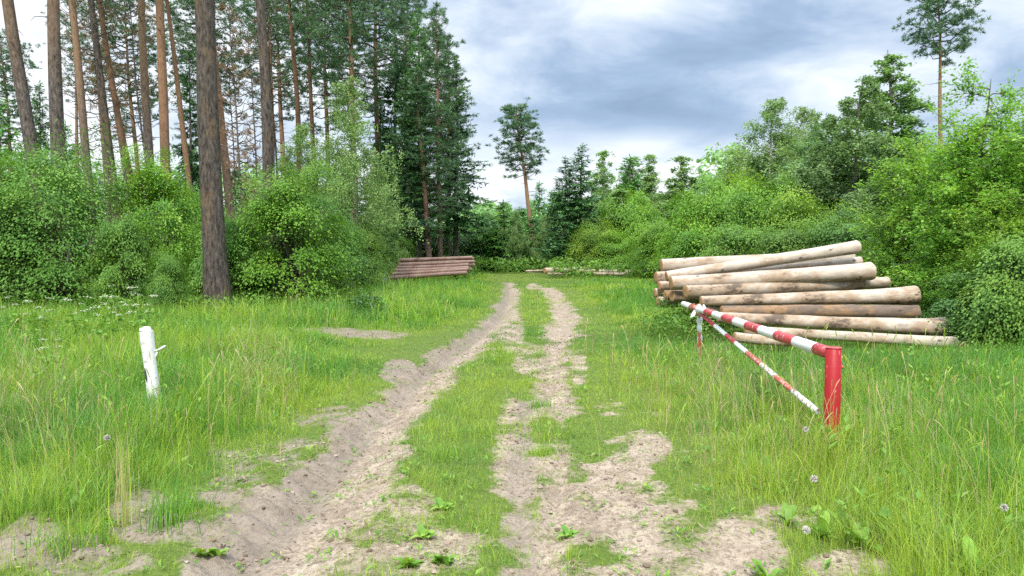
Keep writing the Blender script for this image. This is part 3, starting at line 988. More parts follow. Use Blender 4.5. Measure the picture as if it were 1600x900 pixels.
def birch(seed, H, Wd, z0, mat='birch', strands=420, leaf=.085, per=24, r0=None, bark='bark_birch', peak=.38, hang=.9):
    """fine drooping twigs hung from rising branches"""
    rng = np.random.default_rng(seed)
    gt, gb, gn = Geo(), Geo(), Geo()
    P = trunk_path(rng, H * .97, 14, .012 * H)
    r0 = r0 or .011 * H
    tube(gt, P, trunk_r(r0, 14, .06), 8)
    az_lump = rng.uniform(0, 6.28, 5)
    nb = 46
    tips = []
    for q in range(nb):
        u = (q + rng.uniform(0, 1)) / nb
        z = z0 * .85 + (H - z0 * .85) * u * .97
        prof = 1.3 * (1 - u) ** (.95 if hang < 1 else .74) * (min(1, .55 + u / peak * .45))
        az = q * 2.4 + rng.normal(0, .35)
        L = Wd * .5 * prof * rng.uniform(.6, 1.18) * (1 + .15 * math.sin(3 * az + az_lump[0] + 6 * u)) + .12
        el = rng.uniform(.45, .95); k = np.linspace(0, 1, 5)
        d = np.array([math.cos(az), math.sin(az), 0])
        B = p_on(P, min(z, H * .95)) + d * (L * k)[:, None] + np.array([0, 0, 1.0]) * (L * (math.tan(el) * k * .75 - .55 * k ** 2.2))[:, None]
        tube(gb, B, np.linspace(.010 + .006 * L, .003, 5), 3)
        tips.append((B, L))
    wts = np.array([l for _, l in tips]) ** 1.25 + .02; wts /= wts.sum()
    for q in rng.choice(nb, strands, p=wts):
        B, L = tips[q]; t = rng.uniform(.22, 1.02)
        c = np.array([np.interp(t, np.linspace(0, 1, 5), B[:, a]) for a in range(3)]) + rng.normal(0, .10 * L + .03, 3)
        hl = hang * rng.uniform(.25, 1.0) * (.35 + .65 * min(1, L / (Wd * .35)))
        k = np.sort(rng.uniform(0, 1, per))
        sw = rng.normal(0, .16, 2)
        C = c + np.stack([sw[0] * k ** 1.5, sw[1] * k ** 1.5, .22 * hl * k - hl * k ** 1.6], 1) + rng.normal(0, .05, (per, 3))
        Tn = np.array([0, 0, -.75]) + rng.normal(0, .6, (per, 3))
        leaves(gn, C, np.array([0, 0, .4]) + rng.normal(0, .7, (per, 3)), leaf * rng.uniform(.65, 1.25, per), .72, rng, np.clip(rng.normal(.45, .2) + rng.normal(0, .14, per), 0, 1), T=Tn)
    return [('trunk', gt.mesh('birch_trunk', M[bark], True)), ('crown', gn.absorb(gb, 1).mesh('birch_crown', [M[mat], M['bark_twig']]))], H


def bush(seed, W, H, mat='maple', clumps=150, per=95, leaf=.12, shoots=14, stems=7, low=.02, lump=.14, thin=1.0, trunk=False):
    """rounded broadleaf thicket: leaf sprays on many stems, ragged with shoots"""
    rng = np.random.default_rng(seed)
    gt, gn = Geo(), Geo()
    clumps = int(clumps * .62)
    d = rdir(rng, clumps)
    d[:, 2] = np.where(d[:, 2] < -.55, -d[:, 2], d[:, 2])
    r = .40 + .60 * rng.uniform(0, 1, clumps) ** .45
    lob = 1 + lump * (np.sin(3 * np.arctan2(d[:, 1], d[:, 0]) + seed) * np.cos(2.5 * d[:, 2] + seed * 1.7)) + rng.normal(0, .07, clumps)
    r = r * lob
    zc = .43 * H
    C = np.stack([d[:, 0] * r * W / 2, d[:, 1] * r * W / 2, np.where(d[:, 2] > 0, zc + d[:, 2] * r * (H - zc), zc + d[:, 2] * r * zc * 1.25)], 1)
    C[:, 2] = np.maximum(C[:, 2], low * H + .1)
    for c, dd, rr in zip(C, d, r):
        m = int(per * 2.1 * rng.uniform(.6, 1.4))
        s = W * .086 * rng.uniform(.7, 1.5)
        tone = np.clip(rng.normal(.45, .18), .05, .95)
        q = rng.normal(0, 1, (m, 3)) * [s, s, s * .30]
        # sprays tilt outwards and droop at their rim
        q[:, 2] -= .25 * (q[:, 0] ** 2 + q[:, 1] ** 2) / max(s, .05)
        o_ = norm(dd * [1, 1, .3])
        N_ = np.array([0, 0, .9]) + o_ * .6 + rng.normal(0, .22, (m, 3))
        Tn = np.concatenate([q[:, :2], np.zeros((m, 1))], 1) + o_ * s + rng.normal(0, s * .7, (m, 3)) - [0, 0, s * .35]
        leaves(gn, c + q, N_, leaf * .84 * rng.uniform(.6, 1.25, m), rng.uniform(.5, .8, m), rng, np.clip(tone + rng.normal(0, .07, m), 0, 1), T=Tn)
    base = [np.array([rng.normal(0, .09 * W), rng.normal(0, .09 * W), -.1]) for _ in range(stems)]
    order = rng.permutation(clumps)
    for q in range(min(clumps, stems * 6)):
        b = base[q % stems]; c = C[order[q]]; k = np.linspace(0, 1, 6)
        mid = np.array([c[0] * .35, c[1] * .35, c[2] * .55])
        B = ((1 - k) ** 2)[:, None] * b + (2 * k * (1 - k))[:, None] * mid + (k ** 2)[:, None] * c
        tube(gt, B, np.linspace(.032, .006, 6) * (W / 4) ** .5, 5, jit=.04, rng=rng)
    for q in range(shoots):
        j = rng.integers(0, clumps)
        if d[j, 2] < -.1: continue
        c = C[j]; L = rng.uniform(.25, .75) * (W / 4) ** .5
        v = norm(d[j] * [1, 1, .5] + [0, 0, rng.uniform(.5, 1.6)] + rng.normal(0, .3, 3)); k = np.linspace(0, 1, 5)
        B = c + v * (L * k)[:, None] + np.array([0, 0, -.18 * L]) * (k ** 2)[:, None]
        tube(gt, B, np.linspace(.008, .003, 5), 3)
        m = 16
        t = rng.uniform(.1, 1.05, m)
        P_ = c + v * (L * t)[:, None]
        Tn = v * .5 + rng.normal(0, .7, (m, 3)) - [0, 0, .15]
        leaves(gn, P_, [0, 0, .9] + rng.normal(0, .5, (m, 3)), leaf * rng.uniform(.5, 1.05, m), .6, rng, np.clip(rng.normal(.72, .16, m), 0, 1), T=Tn)
    out = []
    if trunk:
        g2 = Geo(); tube(g2, trunk_path(rng, H * .75, 8, .06), trunk_r(.075, 8, .1, .2), 8)
        out = [('trunk', g2.mesh('bush_trunk', M['bark_grey'], True))]
    return out + [('crown', gn.absorb(gt, 1).mesh('bush_crown', [M[mat], M['bark_twig']]))], H


def young_tree(seed, H, W, mat='young', nb=54, leaf=.075, per=120, r0=.05, bare=.12):
    """airy young broadleaf: dark visible limbs with rising side shoots full of leaves"""
    rng = np.random.default_rng(seed)
    gt, gn = Geo(), Geo()
    for s_ in range(3):
        P = trunk_path(rng, H * (1 - .16 * s_), 12, .03 * H)
        off = np.array([rng.normal(0, .10 * W), rng.normal(0, .10 * W), 0]) * (s_ > 0)
        k = np.linspace(0, 1, 12)
        P = P + off * (.2 + 1.3 * k)[:, None]
        tube(gt, P, trunk_r(r0 * (1 - .2 * s_), 12, .1, .2), 7)
        for q in range(nb // 2):
            u = (q + rng.uniform(0, 1)) / (nb // 2); z = H * (1 - .16 * s_) * (bare + (.98 - bare) * u)
            az = q * 2.4 + rng.normal(0, .4)
            L = W * .5 * (1 - u) ** .45 * (.6 + .4 * min(1, u * 4)) * rng.uniform(.55, 1.2) + .2
            d = np.array([math.cos(az), math.sin(az), 0]); el = rng.uniform(.15, .8); kk = np.linspace(0, 1, 6)
            b = np.array([np.interp(z, P[:, 2], P[:, a]) for a in range(2)] + [z])
            B = b + d * (L * kk)[:, None] + np.array([0, 0, 1.0]) * (L * (math.sin(el) * kk - .3 * kk ** 2.5))[:, None] + rng.normal(0, .03 * L, (6, 3))
            tube(gt, B, np.linspace(.010 + .007 * L, .003, 6), 4)
            for w in range(int(5 + L * 5)):
                t = rng.uniform(.2, 1.0)
                c = np.array([np.interp(t, kk, B[:, a]) for a in range(3)])
                v = norm(d * rng.uniform(.1, 1) + rng.normal(0, .65, 3) + [0, 0, rng.uniform(-.2, .8)]); l2 = rng.uniform(.25, .75)
                tube(gt, [c, c + v * l2 * .5, c + v * l2 - [0, 0, .05]], [.006, .004, .002], 3)
                m = int(per * rng.uniform(.2, .5))
                tt = rng.uniform(.1, 1.05, m)
                tone = np.clip(rng.normal(.45, .2), .05, .9)
                leaves(gn, c + v * (l2 * tt)[:, None] + rng.normal(0, .055, (m, 3)), [0, 0, .9] + rng.normal(0, .45, (m, 3)), leaf * rng.uniform(.6, 1.25, m), .62, rng,
                       np.clip(tone + rng.normal(0, .15, m), 0, 1), T=v * .5 + rng.normal(0, .6, (m, 3)) - [0, 0, .2])
    return [('trunk', gt.mesh('young_tree_trunk', M['bark_twig'], True)), ('crown', gn.mesh('young_tree_crown', M[mat]))], H


def place(proto, name, x, y, H, label, cat='tree', group=None, rot=0.0, lean=0.0, ws=None, dz=-.05):
    parts, H0 = proto
    s = H / H0
    w = ws if ws is not None else s
    r_ = root(name, (x, y, gz(x, y) + dz), label, cat, group)
    r_.rotation_mode = 'ZYX'
    r_.rotation_euler = (0, rad(lean), rot)
    r_.scale = (w, w, s)
    for nm, me in parts:
        mobj(nm, me, r_)
    return r_


def xpx(px, Y):
    return at(px, 400, Y)[0]


def zpx(py, Y):
    return at(800, py, Y)[2]

# ------------------------------------------------------------------ the pine stand on the left
PA = pine(1, 24, .22, 15.5, 2.6, 'bark_pine', nb=44, stubs=20)
PB = pine(2, 24, .20, 14.0, 2.3, 'bark_pine', nb=46, stubs=26)
PO = pine(3, 24, .20, 14.5, 2.4, 'bark_orange', nb=44, stubs=18)
PD = pine(4, 26, .30, 17.5, 3.2, 'bark_dark', nb=46, stubs=9)
PM = pine(5, 18, .19, 8.6, 2.9, 'bark_orange', nb=66, stubs=18, dens=1.25)
PK = pine(6, 22, .20, 13.0, 2.5, 'bark_dark', nb=46, stubs=34)
PX = pine(7, 17, .085, 6.0, 1.5, 'bark_grey', nb=60, stubs=46, dead=True, needle='dead')
PY = pine(8, 15, .07, 3.0, 1.2, 'bark_grey', nb=70, stubs=30, dead=True, needle='dead')

STAND = 'tall pines of the stand behind the left bushes'
for (pr, px, py, Y, H, dia, lean, rot, lab) in [
    (PA, 55, 215, 24, 23, 20, -8.0, .3, 'leftmost tall pine, leaning left, orange upper stem with a broken side branch'),
    (PA, 98, 210, 24.5, 24, 21, -3.0, 2.0, 'straight thick grey pine second from the left edge, yellowish bark high up'),
    (PB, 142, 225, 33, 24, 13, -3.8, 1.2, 'slender dark pine third from the left edge, standing clear against pale sky'),
    (PK, 178, 250, 34, 23, 13, -8.0, .9, 'dark pine leaning left, its foot just right of the slender third pine'),
    (PB, 166, 240, 42, 22, 8, -5.0, 3.3, 'thin dark pine close behind the leaning dark one'),
    (PO, 203, 240, 38, 23, 11, -9.0, 2.2, 'orange pine leaning strongly left in the middle of the left stand'),
    (PB, 233, 215, 32, 24, 14, -4.2, 5.0, 'grey-brown pine between the leaning orange pine and the red-orange one'),
    (PO, 261, 230, 29, 24, 15, -2.8, 4.1, 'bright red-orange pine, the most vivid stem left of the big dark trunk'),
    (PO, 297, 260, 38, 22, 9, -6.0, 1.1, 'thin orange pine leaning left just beside the big dark trunk'),
    (PO, 357, 260, 33, 23, 13, -5.2, 3.0, 'orange-topped pine directly right of the big dark trunk'),
    (PK, 417, 260, 24, 23, 17, -2.8, 2.6, 'dark grey-brown pine with many dead side twigs above the bright bush'),
    (PO, 468, 180, 42, 20, 10, -2.2, .2, 'orange pine standing right of the dark twiggy pine'),
    (PO, 494, 180, 45, 21, 8, -2.0, 1.7, 'second slim orange pine, between the twiggy pine and the birch top'),
    (PO, 425, 230, 46, 20, 8, -1.5, 5.2, 'slim orange pine half hidden behind the dark twiggy pine'),
    (PB, 122, 235, 58, 21, 6, -3.0, 4.4, 'thin far pine seen between the two grey pines on the left'),
    (PB, 320, 240, 55, 20, 7, -3.0, 2.9, 'thin far pine mostly hidden behind the big dark trunk'),
]:
    x = xpx(px, Y)
    zz = zpx(py, Y)
    lean += math.degrees(math.atan((800 - px) / 22150))
    x += math.tan(rad(-lean)) * zz          # foot of the leaning stem
    w = (dia / F * Y / 2) / (.20 if pr is not PA else .22) * 1.12
    place(pr, 'scots_pine', x, Y, H, lab, 'pine tree', STAND, rot, lean, ws=max(w, .75))

x = xpx(338, 18.5)
place(PD, 'scots_pine', x + .02, 18.5, 26, 'big dark pine trunk standing alone in front of the left bushes', 'pine tree', STAND, 1.0, -1.7, ws=.89)

for (px, py, Y, H, lean, rot, lab) in [(556, 240, 40, 18.5, -1.5, .5, 'orange pine with a broad dark crown rising behind the light birch'),
                                      (590, 200, 46, 19.5, .5, 2.5, 'dark-crowned pine between the birch and the tall spruces'),
                                      (520, 180, 52, 19.0, -1.0, 4.1, 'far pine whose crown fills the gap left of the broad-crowned pine'),
                                      (446, 180, 54, 21.0, -1.0, 1.9, 'far pine with its crown behind the dark twiggy pine'),
                                      (640, 200, 52, 18.2, 0.0, 3.4, 'pine crown peeping out behind the bright green spruce'),
                                      (25, 200, 50, 15.0, -2, 1.0, 'shorter pine with a full crown at the left edge of the photo'),
                                      (340, 180, 56, 21.5, -2, 2.0, 'far pine with its crown right of the big dark trunk'),
                                      (228, 150, 58, 20.5, -3, 3.0, 'far pine with its crown among the leaning stems of the left stand')]:
    place(PM, 'scots_pine', xpx(px, Y), Y, H, lab, 'pine tree', 'crowned pines deeper in the left stand', rot, lean)

for (pr, px, Y, H, lean, rot, lab) in [(PX, 190, 36, 15, -6, .2, 'dead thin pine with brown twigs beside the leaning orange pine'),
                                       (PX, 213, 40, 17, -5, 1.9, 'dead brown-needled pine among the leaning stems'),
                                       (PY, 389, 30, 11.5, -3, .7, 'bare dead stick of a tree left of the dark twiggy pine'),
                                       (PY, 405, 34, 11, -2, 2.9, 'thinner bare dead tree touching the dark twiggy pine'),
                                       (PX, 440, 38, 14, -2, 3.9, 'dead twiggy tree right of the dark twiggy pine'),
                                       (PX, 150, 40, 15, -4, 5.0, 'dead grey pole between the third and fourth pines on the left'),
                                       (PX, 246, 44, 17, -4, 2.0, 'dead twiggy pole left of the red-orange pine'),
                                       (PY, 375, 42, 12, -2, 1.0, 'bare dead pole behind the orange-topped pine')]:
    place(pr, 'dead_pine', xpx(px, Y), Y, H, lab, 'dead tree', 'dead poles in the left stand', rot, lean)

# ------------------------------------------------------------------ spruces
SA = spruce(21, 15, 2.4, 2.6, 'spruce_light', dens=1.6, irr=.28)
SB = spruce(22, 15, 2.6, 3.2, 'spruce', dens=1.5, irr=.30)
SC = spruce(23, 8, 1.75, .35, 'spruce', dens=1.2, irr=.15)
SD = spruce(24, 5, 1.4, .15, 'spruce_light', dens=1.3, irr=.2)
SP = pine(25, 15, .15, 4.0, 1.7, 'bark_orange', nb=84, stubs=18, low=1, dens=1.25)
TG = 'tall spruces and pines at the end of the left stand'
for (pr, nm, px, ptop, Y, rot, lean, ws, lab, cat) in [
    (SA, 'spruce', 655, 14, 43, .4, 0, .95, 'bright green tall spruce with a pointed top behind the left log pile', 'spruce tree'),
    (SB, 'spruce', 618, 70, 45, 1.4, 0, 1.0, 'very dark spruce between the birch and the bright green spruce', 'spruce tree'),
    (SB, 'spruce', 712, 88, 44, 2.6, 0, .95, 'dark spruce with drooping branches at the right end of the left stand', 'spruce tree'),
    (SB, 'spruce', 636, 120, 40, 4.0, 0, .8, 'lower dark spruce just left of the grey stem behind the log pile', 'spruce tree'),
    (SP, 'scots_pine', 688, 16, 42, 1.0, -.8, 1.0, 'pine with a thin orange stem and a narrow top beside the bright spruce', 'pine tree'),
    (SP, 'scots_pine', 701, 60, 47, 3.2, -.5, 1.0, 'slimmer pine close behind the thin orange stem', 'pine tree'),
    (SP, 'scots_pine', 672, 110, 40, 4.8, -2.5, 1.1, 'grey leaning stem directly behind the left log pile', 'pine tree'),
    (SB, 'spruce', 598, 150, 50, 5.1, 0, .95, 'dark spruce filling the gap behind the light birch', 'spruce tree'),
    (SB, 'spruce', 303, 45, 52, .9, 0, .8, 'dark green spruce showing just left of the big dark trunk', 'spruce tree'),
    (SD, 'spruce', 8, 150, 38, .9, 0, 1.5, 'bushy spruce low at the left edge behind the bushes', 'spruce tree'),
    (SC, 'spruce', 68, 125, 42, 2.2, 0, .9, 'narrow spruce between the two leftmost pines', 'spruce tree'),
    (SD, 'spruce', 110, 190, 44, 2.0, 0, 1.2, 'small spruce behind the second pine from the left', 'spruce tree'),
    (SC, 'spruce', 881, 243, 47, .3, 0, 1.25, 'dark spruce, the left and shorter of the pair in the clearing', 'spruce tree'),
    (SC, 'spruce', 907, 223, 46, 2.0, 0, 1.35, 'dark spruce, the taller right one of the pair in the clearing', 'spruce tree'),
    (SD, 'spruce', 985, 242, 52, 1.0, 0, 1.885, 'green spruce top standing between thin birches right of the dark pair', 'spruce tree'),
    (SD, 'spruce', 788, 312, 50, 1.6, 0, 1.6674999999999998, 'young light green spruce at the end of the track, left of the lone pine', 'spruce tree'),
    (SD, 'spruce', 812, 322, 54, 3.0, 0, 1.595, 'young spruce under the crown of the lone pine', 'spruce tree'),
    (SD, 'spruce', 760, 330, 56, 4.2, 0, 1.595, 'young spruce next to the drooping dark spruce by the track', 'spruce tree'),
    (SD, 'spruce', 842, 282, 62, 5.2, 0, 1.2, 'pointed spruce top right behind the stem of the lone pine', 'spruce tree'),
    (SD, 'spruce', 838, 335, 50, .5, 0, 1.595, 'young spruce between the lone pine and the dark pair', 'spruce tree'),
    (SD, 'spruce', 745, 345, 50, 2.5, 0, 1.45, 'small spruce at the right end of the left log pile', 'spruce tree'),
    (SD, 'spruce', 860, 318, 58, 2.9, 0, 1.74, 'light young spruce touching the dark pair on its left', 'spruce tree')]:
    H = zpx(ptop, Y)
    place(pr, nm, xpx(px, Y), Y, H, lab, cat, TG if px < 740 and Y < 53 and px > 590 else ('young spruces at the end of the track' if pr is SD and px > 700 else None), rot, lean, ws=ws)

# lone pines
L1 = pine(31, 11.5, .16, 6.6, 1.25, 'bark_orange', nb=60, stubs=8, dens=1.25, low=0)
place(L1, 'scots_pine', xpx(834, 52) + .1, 52, zpx(165, 52), 'lone leaning pine with a dense bushy crown rising above the far trees in the middle', 'pine tree', None, .6, -6.5, ws=1.22)
L2 = pine(32, 17, .17, 12.5, 2.0, 'bark_orange', nb=48, stubs=26, dens=1.3)
place(L2, 'scots_pine', xpx(1459, 40) + .4, 40, zpx(-25, 40), 'lone tall pine with a high flat open crown above the right thicket', 'pine tree', None, .6, -2.2)

# ------------------------------------------------------------------ birches and aspens
BA = birch(41, 9, 4.0, 1.2, 'birch', strands=1350, leaf=.075, per=28, hang=1.2)
BB = birch(42, 10, 2.4, 1.6, 'birch', strands=900, leaf=.10, per=24, hang=.8)
BC = birch(43, 12, 5.0, 1.2, 'aspen', strands=1500, leaf=.115, per=26, hang=1.3, bark='bark_grey')
BD = birch(44, 13, 3.6, 3.0, 'birch_dark', strands=1300, leaf=.095, per=30, hang=.6, bark='bark_grey', peak=.25)
for (pr, px, ptop, Y, wpx, rot, lab, grp) in [
    (BA, 552, 108, 27, 165, .2, 'light green drooping birch in front of the left pines, beside the bright bush', None),
    (BA, 470, 180, 29, 130, 1.6, 'smaller soft green birch between the bright bush and the big drooping birch', None),
    (BB, 600, 250, 31, 70, 2.5, 'thin birch at the right flank of the big drooping birch', None),
    (BA, 806, 322, 49, 52, .9, 'soft green young birch hiding the foot of the lone pine', 'soft young birches at the end of the track'),
    (BA, 850, 330, 49, 50, 2.9, 'soft green young birch between the lone pine and the dark spruce pair', 'soft young birches at the end of the track'),
    (BA, 768, 330, 51, 56, 4.4, 'soft green young birch right of the drooping spruce by the track', 'soft young birches at the end of the track'),
    (BB, 940, 226, 56, 44, .3, 'thin pale birch right behind the dark spruce pair', 'thin birches beyond the clearing'),
    (BB, 992, 236, 54, 55, 1.3, 'birch top beside the green spruce top in the middle', 'thin birches beyond the clearing'),
    (BB, 1020, 232, 55, 48, 2.1, 'thin birch second to the right of the dark spruce pair', 'thin birches beyond the clearing'),
    (BB, 1068, 236, 50, 62, 3.1, 'small birch standing free against the sky above the bright bushes', 'thin birches beyond the clearing'),
    (BB, 1045, 285, 52, 55, 4.6, 'low birch left of the free-standing small birch', 'thin birches beyond the clearing'),
    (BB, 960, 290, 47, 70, 5.0, 'bushy low birch in front of the green spruce top', 'thin birches beyond the clearing'),
    (BA, 1196, 142, 40, 100, 1.2, 'conical birch, the left one of the two pointed birches on the right', 'tall birches behind the right thicket'),
    (BA, 1249, 152, 42, 92, 2.9, 'pointed birch between the conical birch and the big grey-green tree', 'tall birches behind the right thicket'),
    (BA, 1160, 222, 43, 105, 4.0, 'lower rounded birch at the left foot of the conical birch', 'tall birches behind the right thicket'),
    (BA, 1125, 268, 45, 80, 5.5, 'small rounded birch, lowest step of the right birch group', 'tall birches behind the right thicket'),
    (BA, 1222, 195, 40, 105, 3.5, 'birch filling the dip between the two pointed birches', 'tall birches behind the right thicket'),
    (BC, 1330, 105, 31, 170, .7, 'big grey-green drooping tree behind the log pile on the right', 'tall birches behind the right thicket'),
    (BD, 1370, 66, 34, 118, 2.2, 'tallest dark green tree right behind the grey-green drooping tree', 'tall birches behind the right thicket'),
    (BC, 1290, 165, 34, 125, 2.0, 'grey-green tree at the left shoulder of the big drooping tree', 'tall birches behind the right thicket'),
    (BC, 1425, 180, 36, 100, 3.3, 'grey-green tree right of the tallest dark tree', 'tall birches behind the right thicket'),
    (BC, 1500, 215, 34, 120, 4.3, 'grey-green tree showing behind the yellow-green young trees', 'tall birches behind the right thicket'),
    (BA, 1600, 190, 30, 150, 1.3, 'birch at the right edge behind the yellow-green young trees', 'tall birches behind the right thicket')]:
    H = zpx(ptop, Y); W = wpx / F * Y
    w0 = {id(BA): 4.0, id(BB): 2.4, id(BC): 5.0, id(BD): 3.6}[id(pr)]
    place(pr, 'birch' if pr in (BA, BB) else 'broadleaf_tree', xpx(px, Y), Y, H, lab, 'birch tree' if pr in (BA, BB) else 'tree', grp, rot, 0, ws=W / w0 * (1 if px < 900 else 1.75 if px in (1196, 1249, 1222, 1160, 1125) else 1.7 if pr in (BB, BD) else 1.35))

# ------------------------------------------------------------------ bushes
UA = bush(51, 4.4, 4.2, 'maple', clumps=210, per=125, leaf=.098, trunk=True, low=.24)
UB = bush(52, 3.4, 3.8, 'lime', clumps=170, per=125, leaf=.10, low=.14)
UC = bush(53, 3.0, 2.4, 'maple', clumps=120, per=125, leaf=.10)
UD = bush(54, 4.5, 3.2, 'lime', clumps=170, per=90, leaf=.13)
UE = bush(55, 3.4, 3.0, 'dark', clumps=150, per=95, leaf=.105)
LB = 'broadleaf bushes along the left wood edge'; RB = 'broadleaf bushes behind the right log pile'
MB_ = 'bright bushes beyond the clearing'
for (pr, px, ptop, Y, wpx, rot, lab, grp) in [
    (UA, 92, 214, 19.5, 255, 0.3, 'large dark green bush with a thin grey stem at the left of the photo', LB),
    (UA, -50, 215, 20.5, 240, 2.2, 'bush cut by the left edge of the photo', LB),
    (UB, 250, 226, 21, 165, 1.0, 'rounded bush directly left of the big dark trunk', LB),
    (UC, 200, 322, 19, 115, 4.0, 'lower dark bush filling the gap between the large bush and the rounded one', LB),
    (UB, 458, 250, 20.5, 205, 2.9, 'bright yellow-green bush right of the big dark trunk', LB),
    (UC, 350, 325, 20, 135, .5, 'lower bush at the foot of the big dark trunk', LB),
    (UC, 392, 318, 22, 115, 3.7, 'bush between the big dark trunk and the bright bush', LB),
    (UC, 568, 345, 26, 80, 1.8, 'low bush between the bright bush and the left log pile', LB),
    (UE, 530, 330, 24, 110, 2.6, 'dark low bush under the drooping birch', LB),
    (UE, 300, 290, 24, 130, 5.0, 'dark bush seen behind the big trunk foot', LB),
    (UE, 15, 290, 19, 150, 1.5, 'dark low bush at the left edge under the large bushes', LB),
    (UC, 262, 385, 17.8, 70, 2.3, 'small sapling-like bush in front of the rounded bush, left of the big trunk', LB),
    (UC, 628, 362, 39, 55, 2.3, 'small bush at the left end of the left log pile', LB),
    (UE, 650, 350, 48, 130, .3, 'dark undergrowth bush behind the left log pile', 'shrubs in the shade of the tall spruces'),
    (UE, 715, 355, 50, 110, 1.3, 'dark undergrowth bush at the right end of the left log pile', 'shrubs in the shade of the tall spruces'),
    (UD, 930, 345, 43, 75, .6, 'light green bush at the right foot of the dark spruce pair', MB_),
    (UD, 985, 300, 46, 100, 1.9, 'rounded bush in the middle behind the low far logs', MB_),
    (UB, 1035, 335, 38, 95, 3.0, 'bright bush above the left end of the large log pile', MB_),
    (UD, 965, 360, 42, 70, 4.0, 'low bright bush right behind the far logs', MB_),
    (UE, 1010, 330, 48, 110, 2.0, 'dark bush under the birches in the middle', MB_),
    (UD, 1120, 275, 33, 150, .9, 'bright bush rising behind the left half of the log pile', RB),
    (UD, 1185, 272, 31, 150, 2.4, 'bright yellow-green bush in the middle behind the log pile', RB),
    (UD, 1255, 300, 29, 140, 4.2, 'yellowish bush behind the right half of the log pile', RB),
    (UB, 1090, 320, 32, 100, 5.1, 'bush directly above the upper left log ends', RB),
    (UC, 1160, 340, 27, 130, 1.1, 'low green bush just above the topmost logs', RB),
    (UE, 1330, 325, 24, 150, 3.3, 'dark green bush right behind the thick ends of the log pile', RB),
    (UC, 1240, 345, 25, 120, 3.1, 'low bush behind the topmost sloping log', RB),
    (UE, 1385, 335, 23, 110, .2, 'dark bush between the log pile and the young trees', RB),
    (UE, 1560, 400, 12.5, 190, 2.2, 'dark bush at the right edge of the photo, low beside the logs', None),
    (UC, 1600, 350, 11.8, 170, 1.2, 'green bush cut by the right edge of the photo', None)]:
    H = zpx(ptop, Y); W = wpx / F * Y
    w0 = {id(UA): 4.4, id(UB): 3.4, id(UC): 3.0, id(UD): 4.5, id(UE): 3.4}[id(pr)]
    place(pr, 'broadleaf_bush', xpx(px, Y), Y, H, lab, 'bush', grp, rot, 0, ws=W / w0 * (.84 if grp == LB else 1))

YA = young_tree(61, 5.0, 3.0, 'young')
YB = young_tree(62, 5.0, 2.8, 'young', nb=60)
for (pr, px, ptop, Y, wpx, rot, lean, lab) in [
    (YA, 1455, 212, 17, 190, .4, 0, 'yellow-green young tree with dark limbs right of the log pile'),
    (YB, 1560, 118, 14.5, 210, 1.7, 0, 'tallest yellow-green young tree at the right edge'),
    (YA, 1520, 205, 16.5, 170, 3.2, 2, 'young tree between the two tallest yellow-green ones'),
    (YB, 1640, 150, 13.5, 220, 4.0, 0, 'young tree cut by the right edge of the photo'),
    (YB, 1425, 300, 18.5, 120, 5.1, -3, 'small young tree nearest to the thick log ends'),
    (YA, 1500, 330, 14.5, 130, 2.1, 0, 'low leafy young tree at the foot of the taller yellow-green ones'),
    (YB, 1575, 300, 13.2, 150, 2.9, 0, 'leafy young tree rising behind the dark bush at the right edge')]:
    H = zpx(ptop, Y); W = wpx / F * Y
    place(pr, 'young_tree', xpx(px, Y), Y, H, lab, 'tree', 'yellow-green young trees on the right', rot, lean, ws=W / 2.6)

# ------------------------------------------------------------------ undergrowth and the wood far behind
g = Geo()
ru = np.random.default_rng(15)


def herbs(x0, x1, y0, y1, n, h, leaf):
    X = ru.uniform(x0, x1, n); Y = ru.uniform(y0, y1, n)
    hh = h * (.4 + 1.1 * fbm(X * .9, Y * .9, 111))
    Zz = fields(X, Y)[1] + hh * ru.uniform(0, 1, n) ** .7
    leaves(g, np.stack([X, Y, Zz], 1), np.array([0, 0, .9]) + ru.normal(0, .5, (n, 3)), leaf * ru.uniform(.6, 1.4, n), ru.uniform(.3, .7, n), ru,
           np.clip(fbm(X, Y, 113) * .8 + ru.normal(0, .12, n), 0, 1))


herbs(-17, -5.5, 17.2, 22, 11000, .45, .10)
herbs(-9.5, -6.2, 22, 31, 5000, .7, .13)
herbs(-8, 3, 44, 56, 7000, .8, .2)
herbs(2, 14, 38, 48, 9000, .9, .2)
herbs(8, 16, 20, 30, 9000, .8, .13)
herbs(7.5, 12, 10.5, 18, 9000, .55, .09)
herbs(2.3, 3.6, 12.2, 14.0, 1500, .55, .07)
herbs(-26, -9, 22, 40, 12000, 1.1, .2)
herbs(-10, -2, 36, 50, 6000, .8, .2)
prop(mobj('undergrowth', g.mesh('undergrowth', M['maple'])), 'leafy undergrowth at the foot of the bushes and trees', 'undergrowth', kind='stuff')

# far wood: one mass of many small crowns
g = Geo()


